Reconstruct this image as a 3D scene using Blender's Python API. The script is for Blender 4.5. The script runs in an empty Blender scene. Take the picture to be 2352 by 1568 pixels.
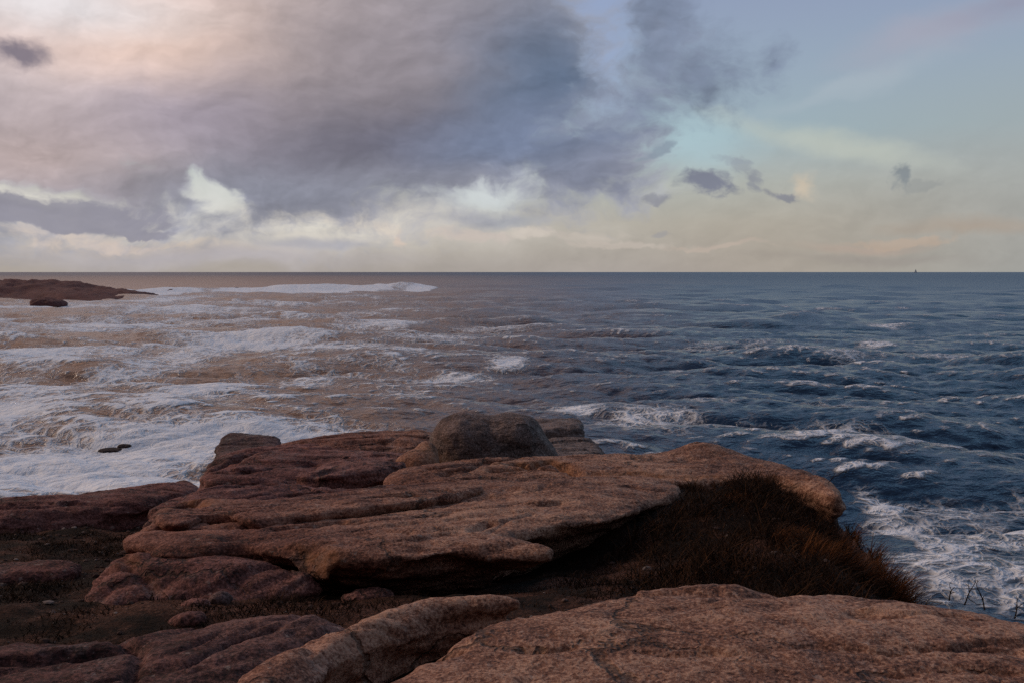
import bpy, math
import numpy as np
from mathutils import Vector

R = math.radians
scene = bpy.context.scene
COL = scene.collection

# ------------------------------------------------------------------ camera
CAM_H, PITCH, LENS = 6.0, R(-3.98), 35.0
cam_data = bpy.data.cameras.new("camera")
cam_data.lens = LENS
cam_data.sensor_width = 36.0
cam_data.clip_start = 0.1
cam_data.clip_end = 60000.0
cam = bpy.data.objects.new("camera", cam_data)
COL.objects.link(cam)
cam.location = (0, 0, CAM_H)
cam.rotation_euler = (R(90) + PITCH, 0, 0)
scene.camera = cam

scene.cycles.use_denoising = False
scene.view_settings.view_transform = 'Standard'
scene.view_settings.look = 'None'
scene.view_settings.gamma = 1.0
scene.view_settings.exposure = 0.0

SUN_AZ, SUN_EL = R(-78), R(27)          # measured from +Y (out to sea), negative = to the left

K = (36.0 / LENS) / 2352.0              # photo measured at 2352 x 1568


def ray(px, py):
    nx, ny = (px - 1176.0) * K, (784.0 - py) * K
    c, s = math.cos(PITCH), math.sin(PITCH)
    return nx, c - ny * s, s + ny * c


def hit(px, py, z):
    """point where the sight line meets height z"""
    x, y, dz = ray(px, py)
    t = (z - CAM_H) / dz
    return x * t, y * t, z


def hit_plane(px, py, pl):
    """pl = (y_near, z_near, y_far, z_far): a slab top tilted along y"""
    y0, z0, y1, z1 = pl
    s = (z1 - z0) / (y1 - y0)
    x, y, dz = ray(px, py)
    t = (z0 - s * y0 - CAM_H) / (dz - s * y)
    return x * t, y * t


def azel(px, py):
    x, y, z = ray(px, py)
    n = math.sqrt(x * x + y * y + z * z)
    return math.degrees(math.atan2(x, y)), math.degrees(math.asin(z / n))


def lin(r, g, b):
    f = lambda c: (c / 255 / 12.92) if c <= 10 else ((c / 255 + 0.055) / 1.055) ** 2.4
    return (f(r), f(g), f(b), 1.0)


# ------------------------------------------------------------------ node helper
class NT:
    def __init__(self, tree):
        self.t = tree
        self.n = tree.nodes
        self.l = tree.links

    def put(self, sock, v):
        if v is None:
            return
        if hasattr(v, 'is_linked'):
            self.l.new(v, sock)
        else:
            if isinstance(v, (tuple, list)) and sock.type == 'VECTOR':
                v = tuple(v)[:3]
            sock.default_value = v

    def math(self, op, a, b=None, c=None, clamp=False):
        n = self.n.new('ShaderNodeMath')
        n.operation = op
        n.use_clamp = clamp
        for i, v in enumerate((a, b, c)):
            self.put(n.inputs[i], v)
        return n.outputs[0]

    def vmath(self, op, a, b=None, out=0):
        n = self.n.new('ShaderNodeVectorMath')
        n.operation = op
        self.put(n.inputs[0], a)
        if op == 'SCALE':
            self.put(n.inputs[3], b)
        elif b is not None:
            self.put(n.inputs[1], b)
        return n.outputs[out]

    def mapping(self, v, loc=(0, 0, 0), rot=(0, 0, 0), sc=(1, 1, 1), typ='POINT'):
        n = self.n.new('ShaderNodeMapping')
        n.vector_type = typ
        self.put(n.inputs[0], v)
        n.inputs['Location'].default_value = loc
        n.inputs['Rotation'].default_value = rot
        n.inputs['Scale'].default_value = sc
        return n.outputs[0]

    def noise(self, v, scale, detail=4, rough=0.5, out=0, dist=0.0):
        n = self.n.new('ShaderNodeTexNoise')
        self.put(n.inputs['Vector'], v)
        n.inputs['Scale'].default_value = scale
        n.inputs['Detail'].default_value = detail
        n.inputs['Roughness'].default_value = rough
        n.inputs['Distortion'].default_value = dist
        return n.outputs[out]

    def voronoi(self, v, scale, feature='F1', out=0):
        n = self.n.new('ShaderNodeTexVoronoi')
        n.feature = feature
        self.put(n.inputs['Vector'], v)
        n.inputs['Scale'].default_value = scale
        return n.outputs[out]

    def step(self, v, a, b, lo=0.0, hi=1.0):
        n = self.n.new('ShaderNodeMapRange')
        n.interpolation_type = 'SMOOTHSTEP'
        self.put(n.inputs[0], v)
        n.inputs[1].default_value = a
        n.inputs[2].default_value = b
        n.inputs[3].default_value = lo
        n.inputs[4].default_value = hi
        return n.outputs[0]

    def mix(self, f, a, b, mode='MIX'):
        n = self.n.new('ShaderNodeMix')
        n.data_type = 'RGBA'
        n.blend_type = mode
        self.put(n.inputs[0], f)
        self.put(n.inputs[6], a)
        self.put(n.inputs[7], b)
        return n.outputs[2]

    def ramp(self, f, stops, interp='LINEAR'):
        n = self.n.new('ShaderNodeValToRGB')
        n.color_ramp.interpolation = interp
        e = n.color_ramp.elements
        while len(e) < len(stops):
            e.new(0.5)
        for i, (p, c) in enumerate(stops):
            e[i].position = p
            e[i].color = c
        self.put(n.inputs[0], f)
        return n.outputs[0]

    def attr(self, name):
        n = self.n.new('ShaderNodeAttribute')
        n.attribute_name = name
        return n.outputs['Fac']

    def bump(self, h, strength, dist, normal=None):
        n = self.n.new('ShaderNodeBump')
        n.inputs['Strength'].default_value = strength
        n.inputs['Distance'].default_value = dist
        self.put(n.inputs['Height'], h)
        if normal is not None:
            self.put(n.inputs['Normal'], normal)
        return n.outputs[0]


# ------------------------------------------------------------------ world: evening sky with broken cloud
def build_world():
    w = bpy.data.worlds.new("World")
    scene.world = w
    w.use_nodes = True
    t = NT(w.node_tree)
    t.n.clear()
    out = t.n.new('ShaderNodeOutputWorld')
    bg = t.n.new('ShaderNodeBackground')
    bg.inputs[1].default_value = 0.1
    t.l.new(bg.outputs[0], out.inputs[0])
    tc = t.n.new('ShaderNodeTexCoord')
    d = tc.outputs['Generated']
    sky = t.n.new('ShaderNodeTexSky')
    sky.sky_type = 'NISHITA'
    sky.sun_disc = False
    sky.sun_elevation = SUN_EL
    sky.sun_rotation = SUN_AZ
    sky.dust_density = 2.0
    sep = t.n.new('ShaderNodeSeparateXYZ')
    t.l.new(d, sep.inputs[0])
    az = t.math('MULTIPLY', t.math('ARCTAN2', sep.outputs[0], sep.outputs[1]), 57.29578)
    el = t.math('MULTIPLY', t.math('ARCSINE', sep.outputs[2]), 57.29578)
    cmb = t.n.new('ShaderNodeCombineXYZ')
    t.l.new(az, cmb.inputs[0])
    t.l.new(el, cmb.inputs[1])
    P = cmb.outputs[0]

    def warp(v, sc, amp, detail, stretch):
        m = t.mapping(v, sc=(sc, sc * stretch, 1))
        c = t.noise(m, 1.0, detail, 0.55, out=1)
        c = t.vmath('SUBTRACT', c, (0.5, 0.5, 0.5))
        c = t.vmath('MULTIPLY', c, (amp, amp * 0.6, 0))
        return t.vmath('ADD', v, c)

    W1 = warp(P, 0.13, 5.0, 5, 1.5)       # large billows
    W2 = warp(W1, 0.6, 2.0, 4, 1.1)       # ragged edges
    fb = t.math('SUBTRACT', t.noise(t.mapping(W1, sc=(0.22, 0.40, 1)), 1.0, 6, 0.5), 0.5)
    fine = t.math('SUBTRACT', t.noise(t.mapping(W1, sc=(0.9, 1.25, 1)), 1.0, 5, 0.58), 0.5)

    # billow relief: the same noise looked up a little towards the light
    m1 = t.mapping(W1, sc=(0.20, 0.36, 1))
    m2 = t.mapping(t.vmath('ADD', W1, (-0.55, 0.5, 0)), sc=(0.20, 0.36, 1))
    rel = t.math('SUBTRACT', t.noise(m1, 1.0, 4, 0.5), t.noise(m2, 1.0, 4, 0.5))
    m3 = t.mapping(W1, sc=(0.75, 1.2, 1))
    m4 = t.mapping(t.vmath('ADD', W1, (-0.18, 0.16, 0)), sc=(0.75, 1.2, 1))
    rel = t.math('ADD', rel, t.math('MULTIPLY', t.math('SUBTRACT', t.noise(m3, 1.0, 3, 0.5), t.noise(m4, 1.0, 3, 0.5)), 0.3))

    def local(v, b):
        px, py, rx, ry = b[:4]
        rot = b[4] if len(b) > 4 else 0.0
        a, e = azel(px, py)
        return t.vmath('LENGTH', t.mapping(v, loc=(a, e, 0), rot=(0, 0, R(rot)),
                                           sc=(rx * K * 57.3, ry * K * 57.3, 1), typ='TEXTURE'), out=1)

    def soft(v, b, s0=1.0, s1=0.0):
        return t.step(local(v, b), s0, s1)

    # clear sky: Nishita under a thin high veil
    eln = t.math('DIVIDE', el, 90.0)
    veil = t.ramp(eln, [(0.0, lin(176, 168, 162)), (0.03, lin(180, 174, 164)), (0.055, lin(180, 184, 178)),
                        (0.085, lin(160, 180, 188)), (0.12, lin(156, 173, 190)), (0.17, lin(148, 160, 188)),
                        (0.4, lin(120, 126, 142)), (1.0, lin(104, 108, 120))])
    skyc = t.mix(1.0, sky.outputs[0], (0.1, 0.1, 0.1, 1), 'MULTIPLY')
    base = t.mix(0.85, skyc, veil)
    # warm beige towards the right horizon
    east = t.math('MULTIPLY', t.step(az, 4.0, 26.0), t.step(el, 7.5, 0.5))
    base = t.mix(t.math('MULTIPLY', east, 0.75), base, lin(168, 154, 134))
    base = t.mix(t.math('MULTIPLY', t.math('MULTIPLY', t.step(az, 10.0, 30.0), t.step(el, 14.0, 5.0)), 0.7), base, lin(160, 165, 165))

    def layer(bse, col, v, b, op, s0=1.0, s1=0.0, namp=0.0, nz=None):
        r = local(v, b)
        if namp:
            r = t.math('MULTIPLY_ADD', nz or fb, namp, r)
        return t.mix(t.math('MULTIPLY', t.step(r, s0, s1), op), bse, col)

    # thin pale streaks in the clear part
    base = layer(base, lin(196, 200, 186), W1, (1900, 325, 320, 40, -16), 0.55, 1.1, 0.0, 1.3)
    base = layer(base, lin(172, 198, 206), W1, (1560, 330, 200, 90), 0.8, 1.2, 0.0, 0.6)
    base = layer(base, lin(170, 168, 182), W1, (2180, 70, 330, 80, 12), 0.6, 1.0, 0.0, 1.2)
    base = layer(base, lin(146, 146, 166), W1, (2330, 20, 200, 50, 10), 0.6, 1.0, 0.0, 1.2)
    base = layer(base, lin(180, 190, 198), W1, (1960, 200, 260, 40, 12), 0.35, 1.0, 0.0, 1.4)
    base = layer(base, lin(170, 150, 132), W1, (2250, 510, 260, 24), 0.5, 1.0, 0.0, 1.2)
    base = layer(base, lin(184, 160, 146), W1, (1980, 560, 220, 20), 0.45, 1.0, 0.0, 1.2)
    base = layer(base, lin(146, 138, 134), W1, (2000, 590, 330, 20), 0.4, 1.0, 0.0, 1.2)

    # pale band under the cloud deck, far left to centre
    base = layer(base, lin(206, 200, 192), W1, (560, 520, 900, 90), 0.95, 1.1, 0.2, 0.5)
    base = layer(base, lin(226, 220, 206), W1, (760, 508, 300, 40), 0.9, 1.0, 0.0, 0.7)
    base = layer(base, lin(196, 202, 204), W1, (1120, 440, 170, 60), 0.8, 1.0, 0.2, 0.6)
    base = layer(base, lin(178, 172, 176), W1, (430, 590, 760, 42), 0.85, 1.0, 0.0, 0.6)
    base = layer(base, lin(188, 176, 172), W1, (250, 565, 500, 24), 0.5, 1.0, 0.0, 1.0)
    base = layer(base, lin(164, 164, 174), W1, (760, 560, 210, 20), 0.7, 1.0, 0.1, 1.0)
    base = layer(base, lin(160, 164, 174), W1, (1150, 505, 190, 24), 0.75, 1.0, 0.1, 1.0)
    base = layer(base, lin(214, 196, 182), W2, (945, 540, 22, 26), 0.8, 1.1, 0.3, 0.8, fine)
    base = layer(base, lin(204, 192, 182), W2, (1040, 548, 60, 12), 0.6, 1.1, 0.3, 0.8, fine)
    base = layer(base, lin(196, 186, 176), W2, (1320, 540, 120, 18), 0.6, 1.1, 0.2, 0.9, fine)
    base = layer(base, lin(214, 196, 178), W2, (420, 548, 140, 16, -8), 0.5, 1.1, 0.2, 0.9, fine)

    base = layer(base, lin(216, 219, 216), W1, (480, 440, 150, 90, -18), 0.6, 1.3, 0.0, 0.9)
    base = layer(base, lin(222, 218, 210), W1, (50, 436, 220, 36, -6), 0.8, 1.2, 0.0, 0.9)
    base = layer(base, lin(206, 212, 213), W1, (1110, 435, 150, 60), 0.9, 1.3, 0.0, 0.8)
    base = layer(base, lin(152, 170, 206), W1, (1370, 90, 90, 260, 8), 0.7, 1.2, 0.0, 0.8)

    for b, col in (((700, 498, 60, 22), lin(224, 216, 202)), ((830, 500, 70, 20), lin(220, 210, 196)), ((905, 520, 34, 18), lin(218, 206, 192)),
                   ((600, 512, 60, 20), lin(216, 210, 200)), ((1100, 540, 70, 14), lin(202, 190, 182)), ((1210, 530, 50, 14), lin(206, 196, 186)),
                   ((130, 540, 130, 18), lin(214, 198, 186)), ((300, 555, 90, 12), lin(208, 192, 182)), ((1400, 560, 120, 10), lin(192, 182, 172)),
                   ((1650, 566, 120, 9), lin(186, 172, 160)), ((2060, 545, 110, 12), lin(184, 166, 150))):
        base = layer(base, col, W2, b, 0.75, 1.3, 0.5, 1.4, fine)

    # ---- the big grey deck
    def dens(v, blobs, nz, namp):
        acc = None
        for b in blobs:
            q = t.math('MULTIPLY', t.math('SUBTRACT', 1.0, local(v, b)), (b[3] + 60) / 200.0)
            if acc is None:
                acc = q
            else:
                acc = t.math('SMOOTH_MAX', acc, q, 0.15)
        return t.math('MULTIPLY_ADD', nz, namp, acc)

    deck = dens(W2, [(500, 120, 1000, 400), (1010, 220, 345, 290), (1320, 370, 180, 130), (620, 400, 460, 90),
                     (130, 385, 420, 56), (1430, 440, 95, 50), (-600, 200, 900, 330)], fb, 1.0)
    for b, s in (((492, 450, 92, 40, -26), 0.8), ((428, 412, 44, 40, 14), 0.4), ((40, 432, 210, 26, -5), 0.75), ((1110, 452, 110, 34), 0.5),
                 ((310, 380, 70, 30, -20), 0.3), ((220, 320, 120, 30, -30), 0.2)):
        deck = t.math('SUBTRACT', deck, t.math('MULTIPLY', t.step(local(W2, b), 1.3, 0.1), s))
    deck = t.math('SUBTRACT', deck, t.math('MULTIPLY', t.step(local(W2, (1395, 70, 70, 170, 24)), 1.7, 0.0), 0.32))
    deck_m = t.step(t.math('MULTIPLY_ADD', fine, 0.9, deck), -0.22, 0.5)
    # deck colours vary over its extent: pink-lit upper left, mauve middle, blue-grey right
    c = t.mix(0.0, lin(127, 127, 137), lin(127, 127, 137))
    for col, b, op in ((lin(160, 153, 162), (230, 250, 560, 160), 1.0),
                       (lin(202, 184, 180), (200, 40, 680, 200), 1.0),
                       (lin(214, 187, 174), (420, 70, 340, 120), 0.9),
                       (lin(168, 154, 152), (720, 60, 280, 190), 0.75),
                       (lin(206, 202, 204), (120, 0, 300, 60), 0.9),
                       (lin(166, 151, 150), (60, 345, 320, 120), 1.0),
                       (lin(140, 130, 144), (520, 270, 280, 110), 0.6),
                       (lin(118, 112, 119), (840, 240, 330, 220), 0.85),
                       (lin(136, 130, 138), (1040, 70, 320, 150), 0.7),
                       (lin(98, 97, 110), (880, 330, 360, 90, 14), 0.9),
                       (lin(90, 104, 126), (1280, 190, 250, 230), 1.0),
                       (lin(108, 119, 143), (1190, 320, 300, 100, 10), 0.9),
                       (lin(116, 122, 140), (1380, 420, 200, 90), 0.8),
                       (lin(124, 127, 140), (760, 445, 560, 60), 0.75)):
        c = t.mix(t.math('MULTIPLY', t.step(local(W1, b), 1.45, 0.0), op), c, col)
    tex = t.math('ADD', t.math('MULTIPLY_ADD', fb, 0.45, 1.24), t.math('MULTIPLY', rel, 0.95))
    thin = t.step(deck, 0.6, 0.0)
    c = t.mix(t.math('MULTIPLY', thin, 0.35), c, lin(178, 180, 190))
    c = t.vmath('SCALE', c, tex)
    base = t.mix(deck_m, base, c)
    # dark scrap upper left edge
    base = layer(base, lin(112, 106, 122), W2, (40, 112, 70, 36), 0.85, 1.2, 0.2, 0.8, fine)
    # low grey layer on the left
    lay2 = dens(W2, [(150, 492, 230, 34), (40, 470, 240, 34), (330, 520, 90, 14)], fine, 0.35)
    base = t.mix(t.math('MULTIPLY', t.step(lay2, -0.03, 0.14), 0.9), base, lin(146, 144, 156))
    # ragged second cloud right of the deck
    rag = dens(W2, [(1520, 60, 115, 200), (1610, 170, 120, 120), (1460, 240, 100, 90), (1670, 190, 70, 60), (1770, 130, 44, 50)], fine, 1.1)
    rag = t.math('MULTIPLY_ADD', fb, 0.7, rag)
    rag = t.math('SUBTRACT', rag, t.math('MULTIPLY', t.step(local(W2, (1390, 70, 70, 170, 24)), 1.7, 0.0), 0.3))
    base = t.mix(t.math('MULTIPLY', t.step(rag, -0.25, 0.85), 0.85), base, t.vmath('SCALE', t.mix(0.0, lin(118, 129, 151), lin(118, 129, 151)), t.math('ADD', t.math('MULTIPLY_ADD', fb, 0.6, 1.05), t.math('MULTIPLY', rel, 1.1))))
    # small scattered cumulus, grey against the light
    for b, col, op in (((1612, 428, 52, 26, -6), lin(122, 126, 142), 0.95), ((1725, 412, 34, 18), lin(138, 142, 152), 0.8),
                       ((1698, 385, 24, 22), lin(146, 152, 160), 0.6), ((1798, 446, 32, 13), lin(132, 134, 144), 0.85),
                       ((2074, 410, 24, 18, 30), lin(128, 136, 142), 0.85), ((2130, 432, 50, 8), lin(146, 150, 150), 0.5),
                       ((1488, 352, 34, 18, 20), lin(130, 142, 158), 0.7), ((1530, 462, 22, 10), lin(136, 138, 150), 0.7),
                       ((1512, 532, 30, 7), lin(150, 150, 156), 0.5), ((1670, 372, 40, 8), lin(150, 160, 170), 0.5)):
        base = layer(base, col, W2, b, op, 1.35, 0.45, 2.2, fine)
    base = layer(base, lin(206, 192, 172), W2, (1848, 425, 34, 34), 0.8, 1.2, 0.1, 0.6, fine)

    base = t.vmath('SCALE', base, t.math('MULTIPLY_ADD', t.math('MULTIPLY', rel, t.step(el, 9.0, 4.0)), 0.4, 1.0))
    # overhead and inland: unseen sky, toned to light the rocks and tint the sea
    up = t.step(el, 15.5, 34.0)
    ov = t.mix(t.step(az, 14.0, -20.0), lin(146, 192, 230), lin(250, 204, 178))
    ov = t.vmath('SCALE', ov, t.math('MULTIPLY_ADD', fb, 0.9, 1.12))
    ov = t.mix(t.step(el, 36.0, 66.0), ov, lin(98, 110, 138))
    base = t.mix(up, base, ov)
    back = t.math('MULTIPLY', t.step(t.math('ABSOLUTE', az), 60.0, 120.0), t.step(el, 85.0, 50.0))
    base = t.mix(t.math('MULTIPLY', back, 0.9), base, lin(104, 108, 120))
    # below the horizon
    base = t.mix(t.step(el, 0.0, -1.0), base, lin(70, 74, 84))
    fin = t.vmath('SCALE', base, 10.0)
    t.l.new(fin, bg.inputs[0])


build_world()

# ------------------------------------------------------------------ sun, low and veiled by the cloud
sun_d = bpy.data.lights.new("sun", 'SUN')
sun_d.energy = 1.25
sun_d.angle = R(18)
sun_d.color = (1.0, 0.78, 0.6)
sun = bpy.data.objects.new("sun", sun_d)
COL.objects.link(sun)
sdir = Vector((math.sin(SUN_AZ) * math.cos(SUN_EL), math.cos(SUN_AZ) * math.cos(SUN_EL), math.sin(SUN_EL)))
sun.rotation_euler = sdir.to_track_quat('Z', 'Y').to_euler()

# ------------------------------------------------------------------ numpy noise
rng = np.random.default_rng(11)
LAT = rng.random((64, 64, 64)).astype(np.float32) * 2 - 1


def vnoise3(x, y, z):
    xi, yi, zi = np.floor(x).astype(np.int32), np.floor(y).astype(np.int32), np.floor(z).astype(np.int32)
    fx, fy, fz = (x - xi).astype(np.float32), (y - yi).astype(np.float32), (z - zi).astype(np.float32)
    fx, fy, fz = fx * fx * (3 - 2 * fx), fy * fy * (3 - 2 * fy), fz * fz * (3 - 2 * fz)
    x0, y0, z0 = xi & 63, yi & 63, zi & 63
    x1, y1, z1 = (xi + 1) & 63, (yi + 1) & 63, (zi + 1) & 63
    a = LAT[x0, y0, z0] * (1 - fx) + LAT[x1, y0, z0] * fx
    b = LAT[x0, y1, z0] * (1 - fx) + LAT[x1, y1, z0] * fx
    c = LAT[x0, y0, z1] * (1 - fx) + LAT[x1, y0, z1] * fx
    d = LAT[x0, y1, z1] * (1 - fx) + LAT[x1, y1, z1] * fx
    a = a * (1 - fy) + b * fy
    c = c * (1 - fy) + d * fy
    return a * (1 - fz) + c * fz


def fbm3(x, y, z, octv=4, gain=0.5):
    s, a, n = 0.0, 1.0, 0.0
    for i in range(octv):
        s = s + a * vnoise3(x * 2 ** i + 17.3 * i, y * 2 ** i + 9.1 * i, z * 2 ** i + 5.7 * i)
        n += a
        a *= gain
    return s / n


def fbm2(x, y, octv=4, gain=0.5, seed=0.0):
    return fbm3(x, y, np.zeros_like(x) + seed * 3.37 + 0.5, octv, gain)


def sstep(x, a, b):
    t = np.clip((x - a) / (b - a), 0, 1)
    return t * t * (3 - 2 * t)


def poly_sdf(X, Y, P):
    """signed distance to a closed polygon, negative inside"""
    P = np.asarray(P, float)
    d = np.full(X.shape, 1e18)
    ins = np.zeros(X.shape, bool)
    n = len(P)
    for i in range(n):
        ax, ay = P[i]
        bx, by = P[(i + 1) % n]
        ex, ey = bx - ax, by - ay
        wx, wy = X - ax, Y - ay
        h = np.clip((wx * ex + wy * ey) / (ex * ex + ey * ey + 1e-12), 0, 1)
        d = np.minimum(d, (wx - h * ex) ** 2 + (wy - h * ey) ** 2)
        if ay != by:
            c = (ay > Y) != (by > Y)
            ins ^= c & (X < (bx - ax) * (Y - ay) / (by - ay) + ax)
    d = np.sqrt(d)
    return np.where(ins, -d, d)


def line_dist(X, Y, L):
    d = np.full(X.shape, 1e18)
    for (ax, ay), (bx, by) in zip(L[:-1], L[1:]):
        ex, ey = bx - ax, by - ay
        h = np.clip(((X - ax) * ex + (Y - ay) * ey) / (ex * ex + ey * ey + 1e-12), 0, 1)
        d = np.minimum(d, (X - ax - h * ex) ** 2 + (Y - ay - h * ey) ** 2)
    return np.sqrt(d)


# ------------------------------------------------------------------ mesh helpers
def link_mesh(name, verts, faces, mat, smooth=True, parent=None, attrs=None, origin=None):
    verts = np.asarray(verts, np.float32)
    if origin is None:
        origin = (0.0, 0.0, 0.0)
    verts = verts - np.asarray(origin, np.float32)
    me = bpy.data.meshes.new(name)
    nv, nf = len(verts), len(faces)
    k = faces.shape[1]
    me.vertices.add(nv)
    me.vertices.foreach_set('co', verts.ravel())
    me.loops.add(nf * k)
    me.loops.foreach_set('vertex_index', np.ascontiguousarray(faces, np.int32).ravel())
    me.polygons.add(nf)
    me.polygons.foreach_set('loop_start', np.arange(nf, dtype=np.int32) * k)
    me.polygons.foreach_set('use_smooth', np.full(nf, smooth, bool))
    for an, av in (attrs or {}).items():
        a = me.attributes.new(an, 'FLOAT', 'POINT')
        a.data.foreach_set('value', np.asarray(av, np.float32))
    me.update(calc_edges=True)
    me.validate()
    me.materials.append(mat)
    o = bpy.data.objects.new(name, me)
    COL.objects.link(o)
    o.location = origin
    if parent is not None:
        o.parent = parent
        o.location = Vector(origin) - parent.location
    return o


def tag(o, label, cat=None, group=None, kind=None):
    o['label'] = label
    if cat:
        o['category'] = cat
    if group:
        o['group'] = group
    if kind or cat:
        o['kind'] = kind or 'thing'
    return o


def grid_faces(nr, nc):
    i = np.arange(nr * nc).reshape(nr, nc)
    return np.stack([i[:-1, :-1].ravel(), i[:-1, 1:].ravel(), i[1:, 1:].ravel(), i[1:, :-1].ravel()], 1)


def surface_nets(F, org, h):
    ins = F < 0
    c = sum(ins[i:ins.shape[0] - 1 + i, j:ins.shape[1] - 1 + j, k:ins.shape[2] - 1 + k].astype(np.int8)
            for i in (0, 1) for j in (0, 1) for k in (0, 1))
    act = (c > 0) & (c < 8)
    idx = np.full(act.shape, -1, np.int32)
    I, J, L = np.nonzero(act)
    idx[I, J, L] = np.arange(len(I))
    acc = np.zeros((len(I), 3), np.float32)
    cnt = np.zeros(len(I), np.float32)
    corners = [(i, j, k) for i in (0, 1) for j in (0, 1) for k in (0, 1)]
    val = {q: F[I + q[0], J + q[1], L + q[2]] for q in corners}
    for q in corners:
        for ax in range(3):
            if q[ax] == 0:
                p = list(q)
                p[ax] = 1
                a, b = val[q], val[tuple(p)]
                m = (a < 0) != (b < 0)
                tt = np.where(m, a / np.where(m, a - b, 1), 0)
                for d in range(3):
                    acc[:, d] += m * (q[d] + (tt if d == ax else 0))
                cnt += m
    V = (acc / cnt[:, None] + np.stack([I, J, L], 1)) * h + np.asarray(org)
    faces = []
    for ax in range(3):
        sl0 = [slice(None)] * 3
        sl1 = [slice(None)] * 3
        sl0[ax] = slice(None, -1)
        sl1[ax] = slice(1, None)
        A, B = ins[tuple(sl0)], ins[tuple(sl1)]
        ch = A != B
        o1, o2 = [(1, 2), (2, 0), (0, 1)][ax]
        e = np.stack(np.nonzero(ch), 1)
        ok = (e[:, o1] > 0) & (e[:, o2] > 0) & (e[:, o1] < act.shape[o1]) & (e[:, o2] < act.shape[o2])
        e = e[ok]
        flip = B[tuple(e.T)]

        def cell(d1, d2):
            q = e.copy()
            q[:, o1] -= d1
            q[:, o2] -= d2
            return idx[tuple(q.T)]
        quad = np.stack([cell(1, 1), cell(0, 1), cell(0, 0), cell(1, 0)], 1)
        quad[flip] = quad[flip][:, ::-1]
        faces.append(quad)
    return V, np.concatenate(faces)


def vnormals(V, F):
    n = np.cross(V[F[:, 2]] - V[F[:, 0]], V[F[:, 3]] - V[F[:, 1]])
    N = np.zeros_like(V)
    for k in range(4):
        for d in range(3):
            N[:, d] += np.bincount(F[:, k], n[:, d], len(V))
    return N / (np.linalg.norm(N, axis=1)[:, None] + 1e-9)


# ------------------------------------------------------------------ materials
def new_mat(name):
    m = bpy.data.materials.new(name)
    m.use_nodes = True
    t = NT(m.node_tree)
    b = m.node_tree.nodes['Principled BSDF']
    return m, t, b


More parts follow.
